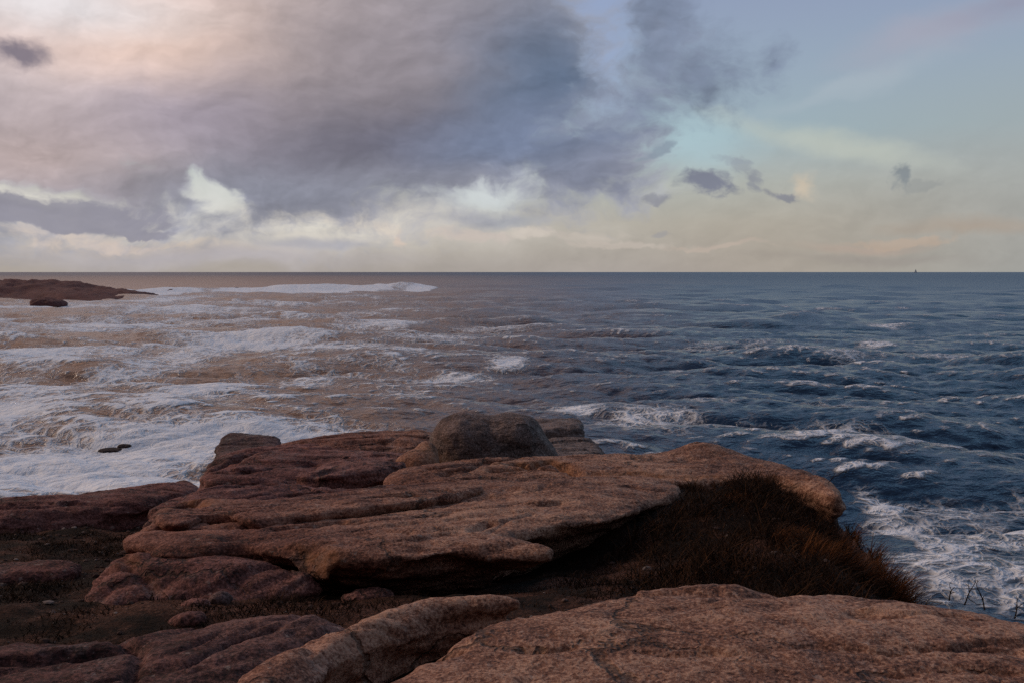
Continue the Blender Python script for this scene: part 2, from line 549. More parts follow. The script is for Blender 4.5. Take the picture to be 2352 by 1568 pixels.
def rock_mat(name, dark, mid, light, grey=0.35, stain=True):
    m, t, b = new_mat(name)
    tc = t.n.new('ShaderNodeTexCoord')
    geo = t.n.new('ShaderNodeNewGeometry')
    co = geo.outputs['Position']
    big = t.noise(co, 0.9, 5, 0.55)
    streak = t.noise(t.mapping(co, rot=(0, 0, R(14)), sc=(1.4, 5.0, 9.0)), 1.6, 6, 0.6)
    patch = t.noise(co, 5.5, 6, 0.6)
    grain = t.noise(co, 55, 4, 0.7)
    cry = t.voronoi(co, 75, out=1)
    crs = t.n.new('ShaderNodeSeparateColor')
    t.l.new(cry, crs.inputs[0])
    v = t.math('ADD', t.math('MULTIPLY', big, 0.55), t.math('MULTIPLY', streak, 0.45))
    v = t.math('ADD', v, t.math('MULTIPLY_ADD', patch, 0.45, -0.175))
    v = t.math('ADD', v, t.math('MULTIPLY', t.math('SUBTRACT', grain, 0.5), 1.0))
    v = t.math('ADD', v, t.math('MULTIPLY', t.math('SUBTRACT', crs.outputs[0], 0.5), 0.16))
    c = t.ramp(v, [(0.33, dark + (1,)), (0.52, mid + (1,)), (0.72, light + (1,))])
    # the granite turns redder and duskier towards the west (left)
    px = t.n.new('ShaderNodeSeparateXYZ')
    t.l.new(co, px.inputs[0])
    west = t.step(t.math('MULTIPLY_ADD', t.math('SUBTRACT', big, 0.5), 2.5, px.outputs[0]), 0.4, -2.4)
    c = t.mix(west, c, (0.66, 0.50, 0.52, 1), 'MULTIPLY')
    # grey crust of lichen in broken patches
    g = t.math('MULTIPLY', t.step(t.noise(t.vmath('ADD', co, (7.1, 3.3, 0)), 2.6, 7, 0.68), 0.54, 0.66), t.step(grain, 0.36, 0.6))
    c = t.mix(t.math('MULTIPLY', g, grey), c, (0.27, 0.245, 0.24, 1))
    dk = t.step(t.noise(t.mapping(t.vmath('ADD', co, (1.1, 8.3, 2)), sc=(1, 2.2, 2.2)), 2.1, 8, 0.7), 0.60, 0.70)
    c = t.mix(t.math('MULTIPLY', dk, 0.6), c, (0.05, 0.038, 0.036, 1))
    # hairline joints, dark with dirt
    jv = t.vmath('ADD', co, t.vmath('SCALE', t.vmath('SUBTRACT', t.noise(co, 1.3, 5, 0.65, out=1), (0.5, 0.5, 0.5)), 0.7))
    jd = t.voronoi(t.mapping(jv, rot=(0, 0, R(-22)), sc=(0.55, 1.5, 1.5)), 1.0, 'DISTANCE_TO_EDGE')
    joint = t.math('MULTIPLY', t.step(jd, 0.022, 0.004), t.step(t.noise(t.vmath('ADD', co, (4, 9, 1)), 1.1, 3), 0.44, 0.56))
    c = t.mix(t.math('MULTIPLY', joint, 0.6), c, (0.022, 0.014, 0.011, 1))
    # pale quartz-feldspar clots
    qz = t.step(t.noise(t.vmath('ADD', co, (2, 5, 8)), 17, 3, 0.6), 0.63, 0.72)
    c = t.mix(t.math('MULTIPLY', qz, 0.35), c, (0.42, 0.33, 0.28, 1))
    if stain:
        s = t.math('MULTIPLY', t.attr('stain'), t.step(patch, 0.38, 0.6))
        c = t.mix(t.math('MULTIPLY', s, 0.6), c, (0.25, 0.10, 0.035, 1))
    t.l.new(c, b.inputs['Base Color'])
    b.inputs['Roughness'].default_value = 0.85
    b.inputs['Specular IOR Level'].default_value = 0.25
    h1 = t.math('ADD', t.math('MULTIPLY', streak, 0.6), t.math('MULTIPLY_ADD', joint, -0.45, t.math('MULTIPLY', patch, 0.7)))
    n = t.bump(h1, 0.8, 0.06)
    n = t.bump(t.math('ADD', grain, t.math('MULTIPLY', crs.outputs[0], 0.3)), 0.55, 0.012, n)
    t.l.new(n, b.inputs['Normal'])
    return m


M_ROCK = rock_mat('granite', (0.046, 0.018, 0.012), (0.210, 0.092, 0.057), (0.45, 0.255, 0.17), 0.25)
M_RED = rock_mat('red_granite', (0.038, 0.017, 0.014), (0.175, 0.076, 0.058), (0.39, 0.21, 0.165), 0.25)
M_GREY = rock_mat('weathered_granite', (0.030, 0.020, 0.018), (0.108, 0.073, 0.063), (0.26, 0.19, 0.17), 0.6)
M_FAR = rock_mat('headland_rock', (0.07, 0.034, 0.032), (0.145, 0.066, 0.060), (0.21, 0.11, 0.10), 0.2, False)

M_SHADED = rock_mat('shaded_granite', (0.018, 0.008, 0.007), (0.085, 0.036, 0.029), (0.24, 0.125, 0.10), 0.2)  # darker red granite for the lower left slab; corner shade put into its colour
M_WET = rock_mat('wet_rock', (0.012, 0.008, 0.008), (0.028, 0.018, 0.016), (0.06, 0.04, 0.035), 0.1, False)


def soil_mat():
    m, t, b = new_mat('heath_soil')
    geo = t.n.new('ShaderNodeNewGeometry')
    co = geo.outputs['Position']
    a = t.noise(co, 2.2, 6, 0.6)
    g = t.noise(co, 38, 4, 0.7)
    v = t.voronoi(co, 42, out=1)
    s = t.n.new('ShaderNodeSeparateColor')
    t.l.new(v, s.inputs[0])
    c = t.ramp(t.math('ADD', t.math('MULTIPLY', g, 0.7), t.math('MULTIPLY', s.outputs[0], 0.3)),
               [(0.3, (0.006, 0.004, 0.003, 1)), (0.6, (0.020, 0.011, 0.007, 1))])
    gr = t.ramp(g, [(0.35, (0.026, 0.011, 0.007, 1)), (0.55, (0.105, 0.045, 0.029, 1)), (0.75, (0.25, 0.13, 0.09, 1))])
    gf = t.math('MULTIPLY', t.step(t.math('ADD', a, t.math('MULTIPLY', t.attr('gravel'), 0.5)), 0.44, 0.66), 0.95)
    c = t.mix(gf, c, gr)
    sp = t.n.new('ShaderNodeSeparateXYZ')
    t.l.new(geo.outputs['True Normal'], sp.inputs[0])
    rock = t.ramp(t.noise(co, 3, 8, 0.65), [(0.35, (0.06, 0.034, 0.028, 1)), (0.65, (0.2, 0.12, 0.095, 1))])
    c = t.mix(t.step(sp.outputs[2], 0.62, 0.4), c, rock)
    t.l.new(c, b.inputs['Base Color'])
    b.inputs['Roughness'].default_value = 0.95
    b.inputs['Specular IOR Level'].default_value = 0.1
    t.l.new(t.bump(t.math('ADD', g, t.math('MULTIPLY', s.outputs[0], 0.4)), 0.8, 0.03), b.inputs['Normal'])
    return m


M_SOIL = soil_mat()


def water_mat():
    m, t, b = new_mat('sea_water')
    geo = t.n.new('ShaderNodeNewGeometry')
    co = geo.outputs['Position']
    foam = t.attr('foam')
    silt_sky_tint = t.attr('silt_sky_tint')
    # lace of foam: ridged, warped noise at two sizes
    wv = t.vmath('SCALE', t.vmath('SUBTRACT', t.noise(co, 0.55, 4, 0.6, out=1), (0.5, 0.5, 0.5)), 1.6)
    p = t.vmath('ADD', co, wv)
    p = t.mapping(p, sc=(0.75, 1.0, 1.0))
    l1 = t.voronoi(p, 1.5, 'DISTANCE_TO_EDGE')
    l2 = t.voronoi(t.vmath('ADD', p, (3.1, 7.7, 0)), 3.7, 'DISTANCE_TO_EDGE')
    lace = t.math('MAXIMUM', t.step(l1, 0.22, 0.0), t.math('MULTIPLY', t.step(l2, 0.2, 0.0), 0.75))
    cw = t.vmath('ADD', co, t.vmath('SCALE', t.vmath('SUBTRACT', t.noise(co, 0.16, 4, 0.6, out=1), (0.5, 0.5, 0.5)), 7.0))
    cl = t.noise(t.mapping(cw, sc=(0.42, 1.0, 1)), 0.55, 6, 0.64)
    pat = t.math('ADD', t.math('MULTIPLY', lace, 0.22), t.math('MULTIPLY', cl, 1.05))
    f = t.step(t.math('ADD', pat, foam), 0.80, 1.22)
    f = t.math('MULTIPLY', f, t.step(foam, 0.02, 0.15))
    c = t.mix(silt_sky_tint, (0.001, 0.030, 0.078, 1), (0.25, 0.155, 0.112, 1))  # brown on the left: silt, with the warm sky reflection painted in
    c = t.mix(f, c, (0.76, 0.78, 0.83, 1))
    t.l.new(c, b.inputs['Base Color'])
    t.l.new(t.math('MAXIMUM', t.math('MULTIPLY', f, 0.8), t.math('MULTIPLY_ADD', t.attr('ruffle'), 0.75, 0.07)), b.inputs['Roughness'])
    b.inputs['IOR'].default_value = 1.333
    t.l.new(t.math('MULTIPLY_ADD', f, -0.5, 0.5), b.inputs['Specular IOR Level'])
    n1 = t.noise(t.mapping(co, rot=(0, 0, R(-12)), sc=(0.6, 1.2, 1)), 1.5, 5, 0.6)
    n2 = t.noise(t.mapping(co, rot=(0, 0, R(8)), sc=(0.35, 1.0, 1)), 0.28, 5, 0.62)
    n = t.bump(n2, 0.4, 1.0)
    n = t.bump(t.math('ADD', n1, t.math('MULTIPLY', t.math('MULTIPLY', f, cl), 1.2)), 0.85, 0.30, n)
    c1 = t.noise(t.mapping(co, rot=(0, 0, R(-8)), sc=(0.4, 0.8, 1)), 0.55, 4, 0.65, out=1)
    c1 = t.vmath('MULTIPLY', t.vmath('SUBTRACT', c1, (0.5, 0.5, 0.5)), (1.0, 1.6, 0.0))
    n = t.vmath('NORMALIZE', t.vmath('ADD', n, t.vmath('SCALE', c1, 0.10)))
    t.l.new(n, b.inputs['Normal'])
    return m


M_SEA = water_mat()


# ------------------------------------------------------------------ sea
def wave_tile(L, N, lmin, lmax, ang, spread, seed):
    r = np.random.default_rng(seed)
    k1 = np.fft.fftfreq(N, L / N) * 2 * np.pi
    kx, ky = np.meshgrid(k1, k1, indexing='ij')
    k = np.hypot(kx, ky)
    k[0, 0] = 1
    th = np.arctan2(ky, kx) - ang
    S = k ** -3.6 * np.maximum(np.cos(th), 0.0) ** spread + 0.012 * k ** -3.6
    lam = 2 * np.pi / k
    S = S * ((lam > lmin) & (lam < lmax))
    S[0, 0] = 0
    H = (r.standard_normal((N, N)) + 1j * r.standard_normal((N, N))) * np.sqrt(S)
    h = np.fft.ifft2(H).real
    dx = np.fft.ifft2(-1j * kx / k * H).real
    dy = np.fft.ifft2(-1j * ky / k * H).real
    jac = np.fft.ifft2(kx * kx / k * H).real + np.fft.ifft2(ky * ky / k * H).real
    s = 1 / h.std()
    return [a.astype(np.float32) * s for a in (h, dx, dy, jac)]


def tile_sample(T, L, X, Y):
    N = T.shape[0]
    u, v = X / L * N, Y / L * N
    ui, vi = np.floor(u).astype(np.int64), np.floor(v).astype(np.int64)
    fu, fv = u - ui, v - vi
    a, b_, c, d = ui % N, (ui + 1) % N, vi % N, (vi + 1) % N
    return (T[a, c] * (1 - fu) + T[b_, c] * fu) * (1 - fv) + (T[a, d] * (1 - fu) + T[b_, d] * fu) * fv


def foam_patch(X, Y, px, py, rx, ry, rot=0.0):
    x0, y0, _ = hit(px, py, 0)
    _, yn, _ = hit(px, py + ry, 0)
    yf = hit(px, max(py - ry, 629), 0)[1]
    sy_ = np.where(Y < y0, y0 - yn, yf - y0)
    sx_ = rx * K * y0
    q = np.hypot((X - x0 - rot * (Y - y0)) / sx_, (Y - y0) / sy_)
    return q


def build_sea():
    th = np.concatenate([np.linspace(-115, -33, 90)[:-1], np.linspace(-33, 33, 1500), np.linspace(33, 115, 90)[1:]])
    th = np.radians(th)
    # rows: evenly spread by dip angle below the horizon
    dip = np.concatenate([np.radians(np.linspace(34, 21, 40))[:-1], np.radians(np.linspace(21, 0.6, 900))[:-1],
                          np.radians(np.geomspace(0.6, 0.012, 80))])
    rad = CAM_H / np.tan(dip)
    drow = np.gradient(rad)
    Rr, T = np.meshgrid(rad, th, indexing='ij')
    SP = np.maximum(np.broadcast_to(drow[:, None], Rr.shape) * 0.55, Rr * (66 / 1500) * 0.01745)
    X, Y = Rr * np.sin(T), Rr * np.cos(T)
    ang = R(-100)
    Z = np.zeros_like(X)
    DX = np.zeros_like(X)
    DY = np.zeros_like(X)
    J = np.zeros_like(X)
    # calmer inside the bay on the left, fuller on the right
    amp_side = 1.0 + 0.15 * sstep(X / np.maximum(Y, 1), -0.15, 0.25)
    for L, N, a, b_, lc, rms, sprd, seed, rot in ((640., 256, 30, 120, 50, 0.20, 8, 1, 0.0), (171., 512, 7, 30, 14, 0.35, 12, 2, 0.08),
                                                  (53., 512, 1.6, 7, 3.2, 0.118, 9, 3, -0.12), (14.3, 512, 0.35, 1.6, 0.75, 0.030, 4, 4, 0.2)):
        Tl = wave_tile(L, N, a, b_, ang + rot, sprd, seed)
        w = np.clip((lc / SP - 0.7) / 1.6, 0, 1) * rms * amp_side
        h, dx, dy, jj = (tile_sample(q, L, X, Y) for q in Tl)
        Z += w * h
        DX += w * dx * 1.25
        DY += w * dy * 1.25
        J += w * jj
    gust = fbm2(X / 28, Y / 28, 3, 0.5, 3)
    Z *= 0.85 + 0.3 * gust

    # ---- foam
    foam = np.zeros_like(X)
    n1 = fbm2(X / 9, Y / 14, 5, 0.55, 1)
    n2 = fbm2(X / 2.2, Y / 3.2, 4, 0.55, 2)
    for px, py, rx, ry, st in ((180, 1050, 430, 95, 0.62), (560, 995, 330, 30, 0.72), (20, 955, 210, 36, 0.65), (60, 1125, 420, 40, 0.8),
                               (120, 905, 150, 30, 0.45), (350, 860, 120, 80, 0.50), (480, 910, 90, 22, 0.55), (90, 830, 180, 30, 0.48),
                               (560, 785, 220, 22, 0.60), (760, 795, 160, 12, 0.52), (250, 745, 320, 20, 0.45), (560, 735, 120, 9, 0.5),
                               (880, 745, 110, 8, 0.55), (1010, 780, 180, 8, 0.4), (1180, 752, 150, 8, 0.42), (1050, 874, 160, 12, 0.72),
                               (1170, 855, 70, 12, 0.66), (930, 800, 70, 7, 0.5), (1080, 826, 150, 5, 0.72), (880, 812, 90, 4, 0.6),
                               (130, 705, 300, 10, 0.5), (430, 715, 240, 8, 0.45), (360, 690, 120, 9, 0.5), (700, 700, 260, 6, 0.35),
                               (1430, 1000, 110, 38, 0.46), (1500, 965, 120, 14, 0.36), (1660, 1015, 160, 26, 0.42), (1330, 955, 90, 10, 0.5),
                               (1850, 1010, 300, 34, 0.34), (1600, 1030, 200, 26, 0.42), (2080, 1060, 260, 36, 0.18), (2010, 1140, 90, 50, 0.46), (2080, 1195, 110, 60, 0.56), (2240, 1210, 260, 110, 0.36), (2220, 1340, 320, 100, 0.40),
                               (2170, 1260, 150, 80, 0.40), (2300, 1330, 160, 70, 0.34), (2330, 1160, 140, 40, 0.30),
                               (1640, 865, 130, 8, 0.36), (1480, 800, 180, 8, 0.30), (1700, 790, 220, 7, 0.26), (2030, 750, 60, 4, 0.5),
                               (2030, 790, 50, 4, 0.5), (1950, 840, 90, 5, 0.35), (2180, 840, 120, 5, 0.3), (1800, 950, 240, 8, 0.28)):
        q = foam_patch(X, Y, px, py, rx, ry)
        foam = np.maximum(foam, st * sstep(q + 0.75 * n1 + 0.25 * n2, 1.25, 0.25))
    left = sstep(X / np.maximum(Y, 1), 0.05, -0.2)
    near = sstep(Rr, 1000, 80)
    crest = sstep(J, 0.30 - 0.06 * 1, 0.85)
    foam = np.maximum(foam, crest * (0.30 + 0.12 * left + 0.35 * n1) * near)
    foam = foam * (1 - 0.25 * left * sstep(Rr, 40, 60)) + left * (0.19 + 0.42 * n1 + 0.24 * n2) * sstep(Rr, 380, 200)

    # ---- the wave breaking over the reef far left
    lx = np.array([hit(p, 668, 0)[:2] for p in (300, 420, 560, 690, 800, 930, 1000)])
    prof = np.array([1.2, 1.7, 1.7, 3.0, 1.9, 2.9, 0.0]) * 1.0
    yl = np.interp(X, lx[:, 0], lx[:, 1] + np.array([-40, -25, -5, 0, 15, 25, 25]))
    hp = np.interp(X, lx[:, 0], prof, left=0.6, right=0)
    rough = 0.75 + 0.75 * fbm2(X / 20, Y / 40, 4, 0.5, 5) + 0.16 * fbm2(X / 3.5, Y / 9, 3, 0.5, 6)
    dyl = Y - yl
    br = hp * np.exp(-np.where(dyl < 0, (dyl / 17) ** 2, (dyl / 12) ** 2)) * np.clip(rough, 0.12, 1.7)
    side = sstep(X, lx[0, 0] - 60, lx[0, 0])
    Z += br * side
    bf = np.clip(hp / 0.8, 0, 1) * np.clip(0.8 + 1.0 * fbm2(X / 7, Y / 50, 4, 0.55, 15), 0.3, 1) * sstep(np.abs(dyl + 12) + 40 * n1 + 18 * n2, 62, 20) * (0.75 + 0.5 * np.clip(rough, 0, 1)) * side
    foam = np.maximum(foam, bf * 1.1)

    # slope carried by waves too small for the mesh at that distance
    ruf = 0.06 + 0.40 * sstep(np.log(Rr), math.log(40), math.log(1500))
    silt_sky_tint = np.clip(sstep(X / np.maximum(Y, 1) + 0.10 * fbm2(X / 30, Y / 60, 3, 0.5, 8), 0.26, -0.26), 0, 1) * sstep(Rr, 2500, 150)
    silt_sky_tint = 0.05 + 0.95 * silt_sky_tint
    V = np.stack([X + DX, Y + DY, Z], -1).reshape(-1, 3)
    V[:, 2] -= 0.0
    o = link_mesh('sea', V, grid_faces(len(rad), len(th)), M_SEA, attrs={'foam': np.clip(foam, 0, 1.3).ravel(), 'silt_sky_tint': silt_sky_tint.ravel(), 'ruffle': ruf.ravel()})
    tag(o, 'choppy sea, sandy brown and foaming on the left, dark blue on the right', kind='structure')


build_sea()

# ------------------------------------------------------------------ ground
LAND = [(-40, -30), (-40, 9.0), (-14, 10.6), (-6.0, 11.7), (-4.1, 12.3), (-3.5, 12.0), (-3.1, 12.6), (-2.0, 13.4), (1.3, 13.9),
        (1.6, 11.6), (2.5, 10.0), (2.85, 9.0), (2.62, 7.6), (2.5, 6.4), (2.38, 5.5), (2.7, 4.9), (4.2, 4.3), (9, 2.5), (40, -8), (40, -30)]


def ground_z(x, y):
    d = poly_sdf(x, y, LAND)
    z = 4.02 - 0.15 * (y - 5.5)
    z = np.where(y < 5.5, 4.02 + 0.02 * (5.5 - y), z)
    right = sstep(x, -0.5, 1.3)
    z = z + right * (0.02 + 0.15 * np.clip(y - 5.5, 0, 4))
    z = z + 9.5 * sstep(-y, 0.8, 13.0) + 0.25 * fbm2(x / 4, y / 4, 3, 0.5, 41) * sstep(-y, 0.5, 4)  # unseen hill behind the camera, added to block sky light from the rocks
    z = z + 0.11 * np.exp(-((x - 1.75) / 0.8) ** 2 - ((y - 7.7) / 0.9) ** 2)
    z = z + 0.10 * np.exp(-((x - 1.9) / 0.5) ** 2 - ((y - 6.1) / 0.6) ** 2)
    z = z - 0.06 * np.exp(-((x - 0.6) / 0.9) ** 2 - ((y - 6.9) / 0.6) ** 2)
    z = z + 0.05 * fbm2(x / 0.9, y / 0.9, 4, 0.5, 4) + 0.045 * fbm2(x / 0.3, y / 0.3, 2, 0.5, 14) + 0.02 * fbm2(x / 0.16, y / 0.16, 3, 0.5, 9)
    z = z + 0.06 * np.exp(-((y - 5.7) / 0.6) ** 2)
    z = z - 0.5 * sstep(-d, 0.5, 0.0) * 0.5
    o = np.clip(d, 0, None)
    z = z - 1.9 * o - 0.5 * sstep(o, 0, 0.5)
    return np.maximum(z + np.where(o > 0, 0.5 * fbm2(x / 1.3, y / 1.3, 4, 0.5, 12), 0), -2.5)


def build_ground():
    xs = np.concatenate([np.linspace(-40, -8, 60)[:-1], np.linspace(-8, 5, 300), np.linspace(5, 40, 60)[1:]])
    ys = np.concatenate([np.linspace(-30, 3, 50)[:-1], np.linspace(3, 15, 280), np.linspace(15, 22, 40)[1:]])
    X, Y = np.meshgrid(xs, ys, indexing='ij')
    Z = ground_z(X, Y)
    gx, gy, _ = hit(1730, 1290, 4.05)
    gravel = np.exp(-((X - gx) / 0.28) ** 2 - ((Y - gy) / 0.35) ** 2) * 1.0
    gx, gy, _ = hit(1480, 1310, 4.05)
    gravel += 0.6 * np.exp(-((X - gx) / 0.7) ** 2 - ((Y - gy) / 0.12) ** 2)
    gx, gy, _ = hit(640, 1400, 4.05)
    gravel += 0.6 * np.exp(-((X - gx) / 0.9) ** 2 - ((Y - gy) / 0.3) ** 2)
    V = np.stack([X, Y, Z], -1).reshape(-1, 3)
    o = link_mesh('ground', V, grid_faces(len(xs), len(ys))[:, ::-1], M_SOIL, attrs={'gravel': gravel.ravel()})
    tag(o, 'dark heathy soil and gravel in the hollows between the granite slabs', kind='structure')


build_ground()

# ------------------------------------------------------------------ rocks
SLAB_POLYS = []


def smooth_poly(P, n=1):
    P = np.asarray(P, float)
    for _ in range(n):
        Q = np.roll(P, -1, 0)
        P = np.stack([0.8 * P + 0.2 * Q, 0.2 * P + 0.8 * Q], 1).reshape(-1, 2)
    return P


def rock_slab(outline, plane, mat, label, name='flat_rock', cat='rock slab', group=None, h=0.022, thick=0.45, edge=(0.10, 0.18),
              rnd=0.04, under=0.25, under_at=0.10, bump=0.035, cracks=(), bumps=(), side=0.09, seed=0.0, lean=(0, 0), zfun=None,
              grow=0.0, terr=0.02, rot=0.3, lift=0.045):
    P = smooth_poly([hit_plane(px, py, plane) for px, py in outline], 2)
    SLAB_POLYS.append(P)
    lo, hi_ = P.min(0) - 0.35, P.max(0) + 0.35
    xs = np.arange(lo[0], hi_[0], h)
    ys = np.arange(lo[1], hi_[1], h)
    X, Y = np.meshgrid(xs, ys, indexing='ij')
    wx = X + 0.05 * fbm2(X / 0.35, Y / 0.35, 3, 0.5, seed + 1)
    wy = Y + 0.05 * fbm2(X / 0.35, Y / 0.35, 3, 0.5, seed + 2)
    d = poly_sdf(wx, wy, P) - grow
    y0, z0, y1, z1 = plane
    zt = z0 + (z1 - z0) / (y1 - y0) * (Y - y0) + lean[0] * (X - P[:, 0].mean())
    zt = zt + lift - edge[0] * np.exp(np.minimum(d, 0) / edge[1])
    c, s = math.cos(rot), math.sin(rot)
    U, W = X * c + Y * s, -X * s + Y * c
    zt = zt + bump * (fbm2(U / 1.9, W / 0.7, 4, 0.45, seed + 3))
    rid = 1 - np.abs(fbm2(U / 1.6, W / 0.30, 3, 0.5, seed + 4)) * 3.2
    zt = zt - bump * 0.9 * np.clip(rid, 0, 1) ** 3
    f = fbm2(U / 2.4 + 5, W / 0.55, 4, 0.45, seed + 7) * 4.5
    fl = np.floor(f)
    zt = zt + terr * (fl + sstep(f - fl, 0.0, 0.22))
    stain2 = np.zeros_like(X)
    for cr in cracks:
        pts, wd, dp = cr[:3]
        L = [hit_plane(px, py, plane) for px, py in pts]
        q = line_dist(X + 0.03 * fbm2(X / 0.15, Y / 0.15, 3, 0.5, seed + 5), Y + 0.03 * fbm2(X / 0.15, Y / 0.15, 3, 0.5, seed + 6), L)
        zt = zt - dp * np.exp(-(q / wd) ** 2)
        if len(cr) > 3:
            stain2 = np.maximum(stain2, cr[3] * np.exp(-(q / (wd * 2.2)) ** 2))
    for px, py, rx, ry, hh in bumps:
        bx, by = hit_plane(px, py, plane)
        zt = zt + hh * np.exp(-((X - bx) / rx) ** 2 - ((Y - by) / ry) ** 2)
    zmin, zmax = zt[d < 0.05].min() - thick, zt[d < 0.05].max() + 0.1
    zs = np.arange(zmin, zmax, h)
    Z = zs[None, None, :]
    X3, Y3 = np.broadcast_to(X[:, :, None], X.shape + (len(zs),)), np.broadcast_to(Y[:, :, None], X.shape + (len(zs),))
    Z3 = np.broadcast_to(Z, X3.shape)
    t = Z - zt[:, :, None]
    depth = np.clip(-t - under_at, 0, None)
    n = np.zeros(X3.shape, np.float32)
    band = np.broadcast_to(np.abs(d[:, :, None]) < 0.3, X3.shape)
    n[band] = fbm3(X3[band] / 0.45, Y3[band] / 0.45, Z3[band] / 0.085 + seed, 4)
    e = d[:, :, None] + side * n + under * depth
    r = rnd
    a, b_ = e + r, t + r
    F = np.minimum(np.maximum(a, b_), 0) + np.hypot(np.maximum(a, 0), np.maximum(b_, 0)) - r
    F[:, :, 0] = 1
    F[0] = F[-1] = 1
    F[:, 0] = 1
    F[:, -1] = 1
    V, Fc = surface_nets(F.astype(np.float32), (xs[0], ys[0], zs[0]), h)
    N = vnormals(V, Fc)
    x, y, z = V.T
    dsp = 0.017 * fbm3(x / 0.24, y / 0.16, z / 0.10 + seed, 5, 0.68) + 0.006 * vnoise3(x / 0.035, y / 0.035, z / 0.035)
    cx, cy = x * c + y * s, -x * s + y * c
    crk = np.clip(1 - np.abs(fbm3(cx / 0.9 + 3, cy / 0.26, z / 0.3 + seed, 3, 0.5)) * 11, 0, 1) * sstep(fbm3(x / 0.7, y / 0.7, z + seed, 2), -0.05, 0.25)
    dsp = dsp - 0.024 * crk
    V = V + N * dsp[:, None]
    ii = np.clip(((x - xs[0]) / h).astype(int), 0, len(xs) - 1)
    jj = np.clip(((y - ys[0]) / h).astype(int), 0, len(ys) - 1)
    org = (float(P[:, 0].mean()), float(P[:, 1].mean()), float(zmin))
    o = link_mesh(name, V, Fc, mat, attrs={'stain': stain2[ii, jj]}, origin=org)
    tag(o, label, cat, group)
    return o


def rock_blob(balls, mat, label, name, cat, h=0.03, k=0.12, amp=0.05, seed=0.0, freq=0.45, group=None, stain_at=None, floor=None, pw=2.0):
    """balls: (x, y, z, rx, ry, rz) merged smoothly, then roughened"""
    B = np.array([b[:6] for b in balls], float)
    m = B[:, 3:].max() * 0.25 + 2 * amp + 2 * h
    lo, hi_ = (B[:, :3] - B[:, 3:]).min(0) - m, (B[:, :3] + B[:, 3:]).max(0) + m
    ax = [np.arange(lo[i], hi_[i], h) for i in range(3)]
    X, Y, Z = np.meshgrid(*ax, indexing='ij')
    F = None
    for x, y, z, rx, ry, rz in B:
        q = (np.abs((X - x) / rx) ** pw + np.abs((Y - y) / ry) ** pw + np.abs((Z - z) / rz) ** pw) ** (1 / pw)
        g = (q - 1) * min(rx, ry, rz)
        if F is None:
            F = g
        else:
            hh = np.clip(0.5 + 0.5 * (F - g) / k, 0, 1)
            F = F * (1 - hh) + g * hh - k * hh * (1 - hh)
    F = F + amp * fbm3(X / freq + seed, Y / freq, Z / (freq * 0.8), 4, 0.5)
    if floor is not None:
        F = np.maximum(F, floor - Z)
    F[0] = F[-1] = 1
    F[:, 0] = 1
    F[:, -1] = 1
    F[:, :, 0] = 1
    V, Fc = surface_nets(F.astype(np.float32), [a[0] for a in ax], h)
    N = vnormals(V, Fc)
    x, y, z = V.T
    f2 = freq * 0.25
    V = V + N * (amp * 0.35 * fbm3(x / f2, y / f2, z / f2 + seed, 4, 0.55))[:, None]
    st = np.zeros(len(V))
    if stain_at is not None:
        sx, sy, sz, sr = stain_at
        st = np.exp(-((x - sx) ** 2 + (y - sy) ** 2 + (z - sz) ** 2) / sr ** 2)
    org = (float(B[:, 0].mean()), float(B[:, 1].mean()), float(V[:, 2].min()))
    o = link_mesh(name, V, Fc, mat, attrs={'stain': st}, origin=org)
    tag(o, label, cat, group)
    return o


OUT = 'granite slabs of the stepped outcrop'
FG = 'granite slabs in the foreground'
REAR = 'rocks along the seaward rim'

# foreground slabs
rock_slab([(735, 1640), (835, 1570), (915, 1523), (990, 1481), (1065, 1437), (1146, 1409), (1285, 1385), (1305, 1364), (1480, 1348),
           (1600, 1338), (1690, 1334), (1740, 1350), (1830, 1358), (1950, 1357), (2050, 1358), (2140, 1380), (2220, 1390), (2352, 1422),
           (2700, 1480), (2900, 1700), (2300, 2100), (700, 2100)],
          (3.6, 4.38, 4.7, 4.46), M_ROCK, 'broad brown granite slab filling the lower right foreground', h=0.021, thick=0.5,
          edge=(0.08, 0.14), bump=0.014, terr=0.0, lift=0.06, grow=-0.03, group=FG, seed=1,
          cracks=(([(1290, 1386), (1400, 1372), (1560, 1372), (1700, 1380), (1800, 1372)], 0.05, 0.03),
                  ([(1459, 1533), (1595, 1541), (1800, 1532), (2000, 1538), (2352, 1520)], 0.014, 0.022), ([(1203, 1517), (1260, 1522), (1311, 1517)], 0.02, 0.03),
                  ([(960, 1505), (1000, 1500), (1040, 1506)], 0.04, 0.06), ([(1960, 1440), (2060, 1448)], 0.03, 0.04), ([(2000, 1590), (2200, 1575), (2352, 1580)], 0.015, 0.02),
                  ([(1700, 1400), (1820, 1396), (1960, 1402)], 0.02, 0.015)),
          bumps=((1640, 1352, 0.35, 0.12, 0.02), (1900, 1480, 0.6, 0.3, 0.03)))
rock_slab([(500, 1610), (560, 1545), (620, 1498), (700, 1458), (800, 1428), (860, 1406), (940, 1384), (1060, 1369), (1150, 1369),
           (1215, 1377), (1140, 1387), (1030, 1396), (935, 1420), (850, 1450), (765, 1492), (685, 1540), (615, 1600)],
          (3.9, 4.33, 5.2, 4.31), M_ROCK, 'long narrow wedge of granite left of the broad foreground slab', h=0.022, thick=0.4,
          edge=(0.05, 0.09), under=0.0, rnd=0.04, group=FG, seed=2, bump=0.015, terr=0.012)
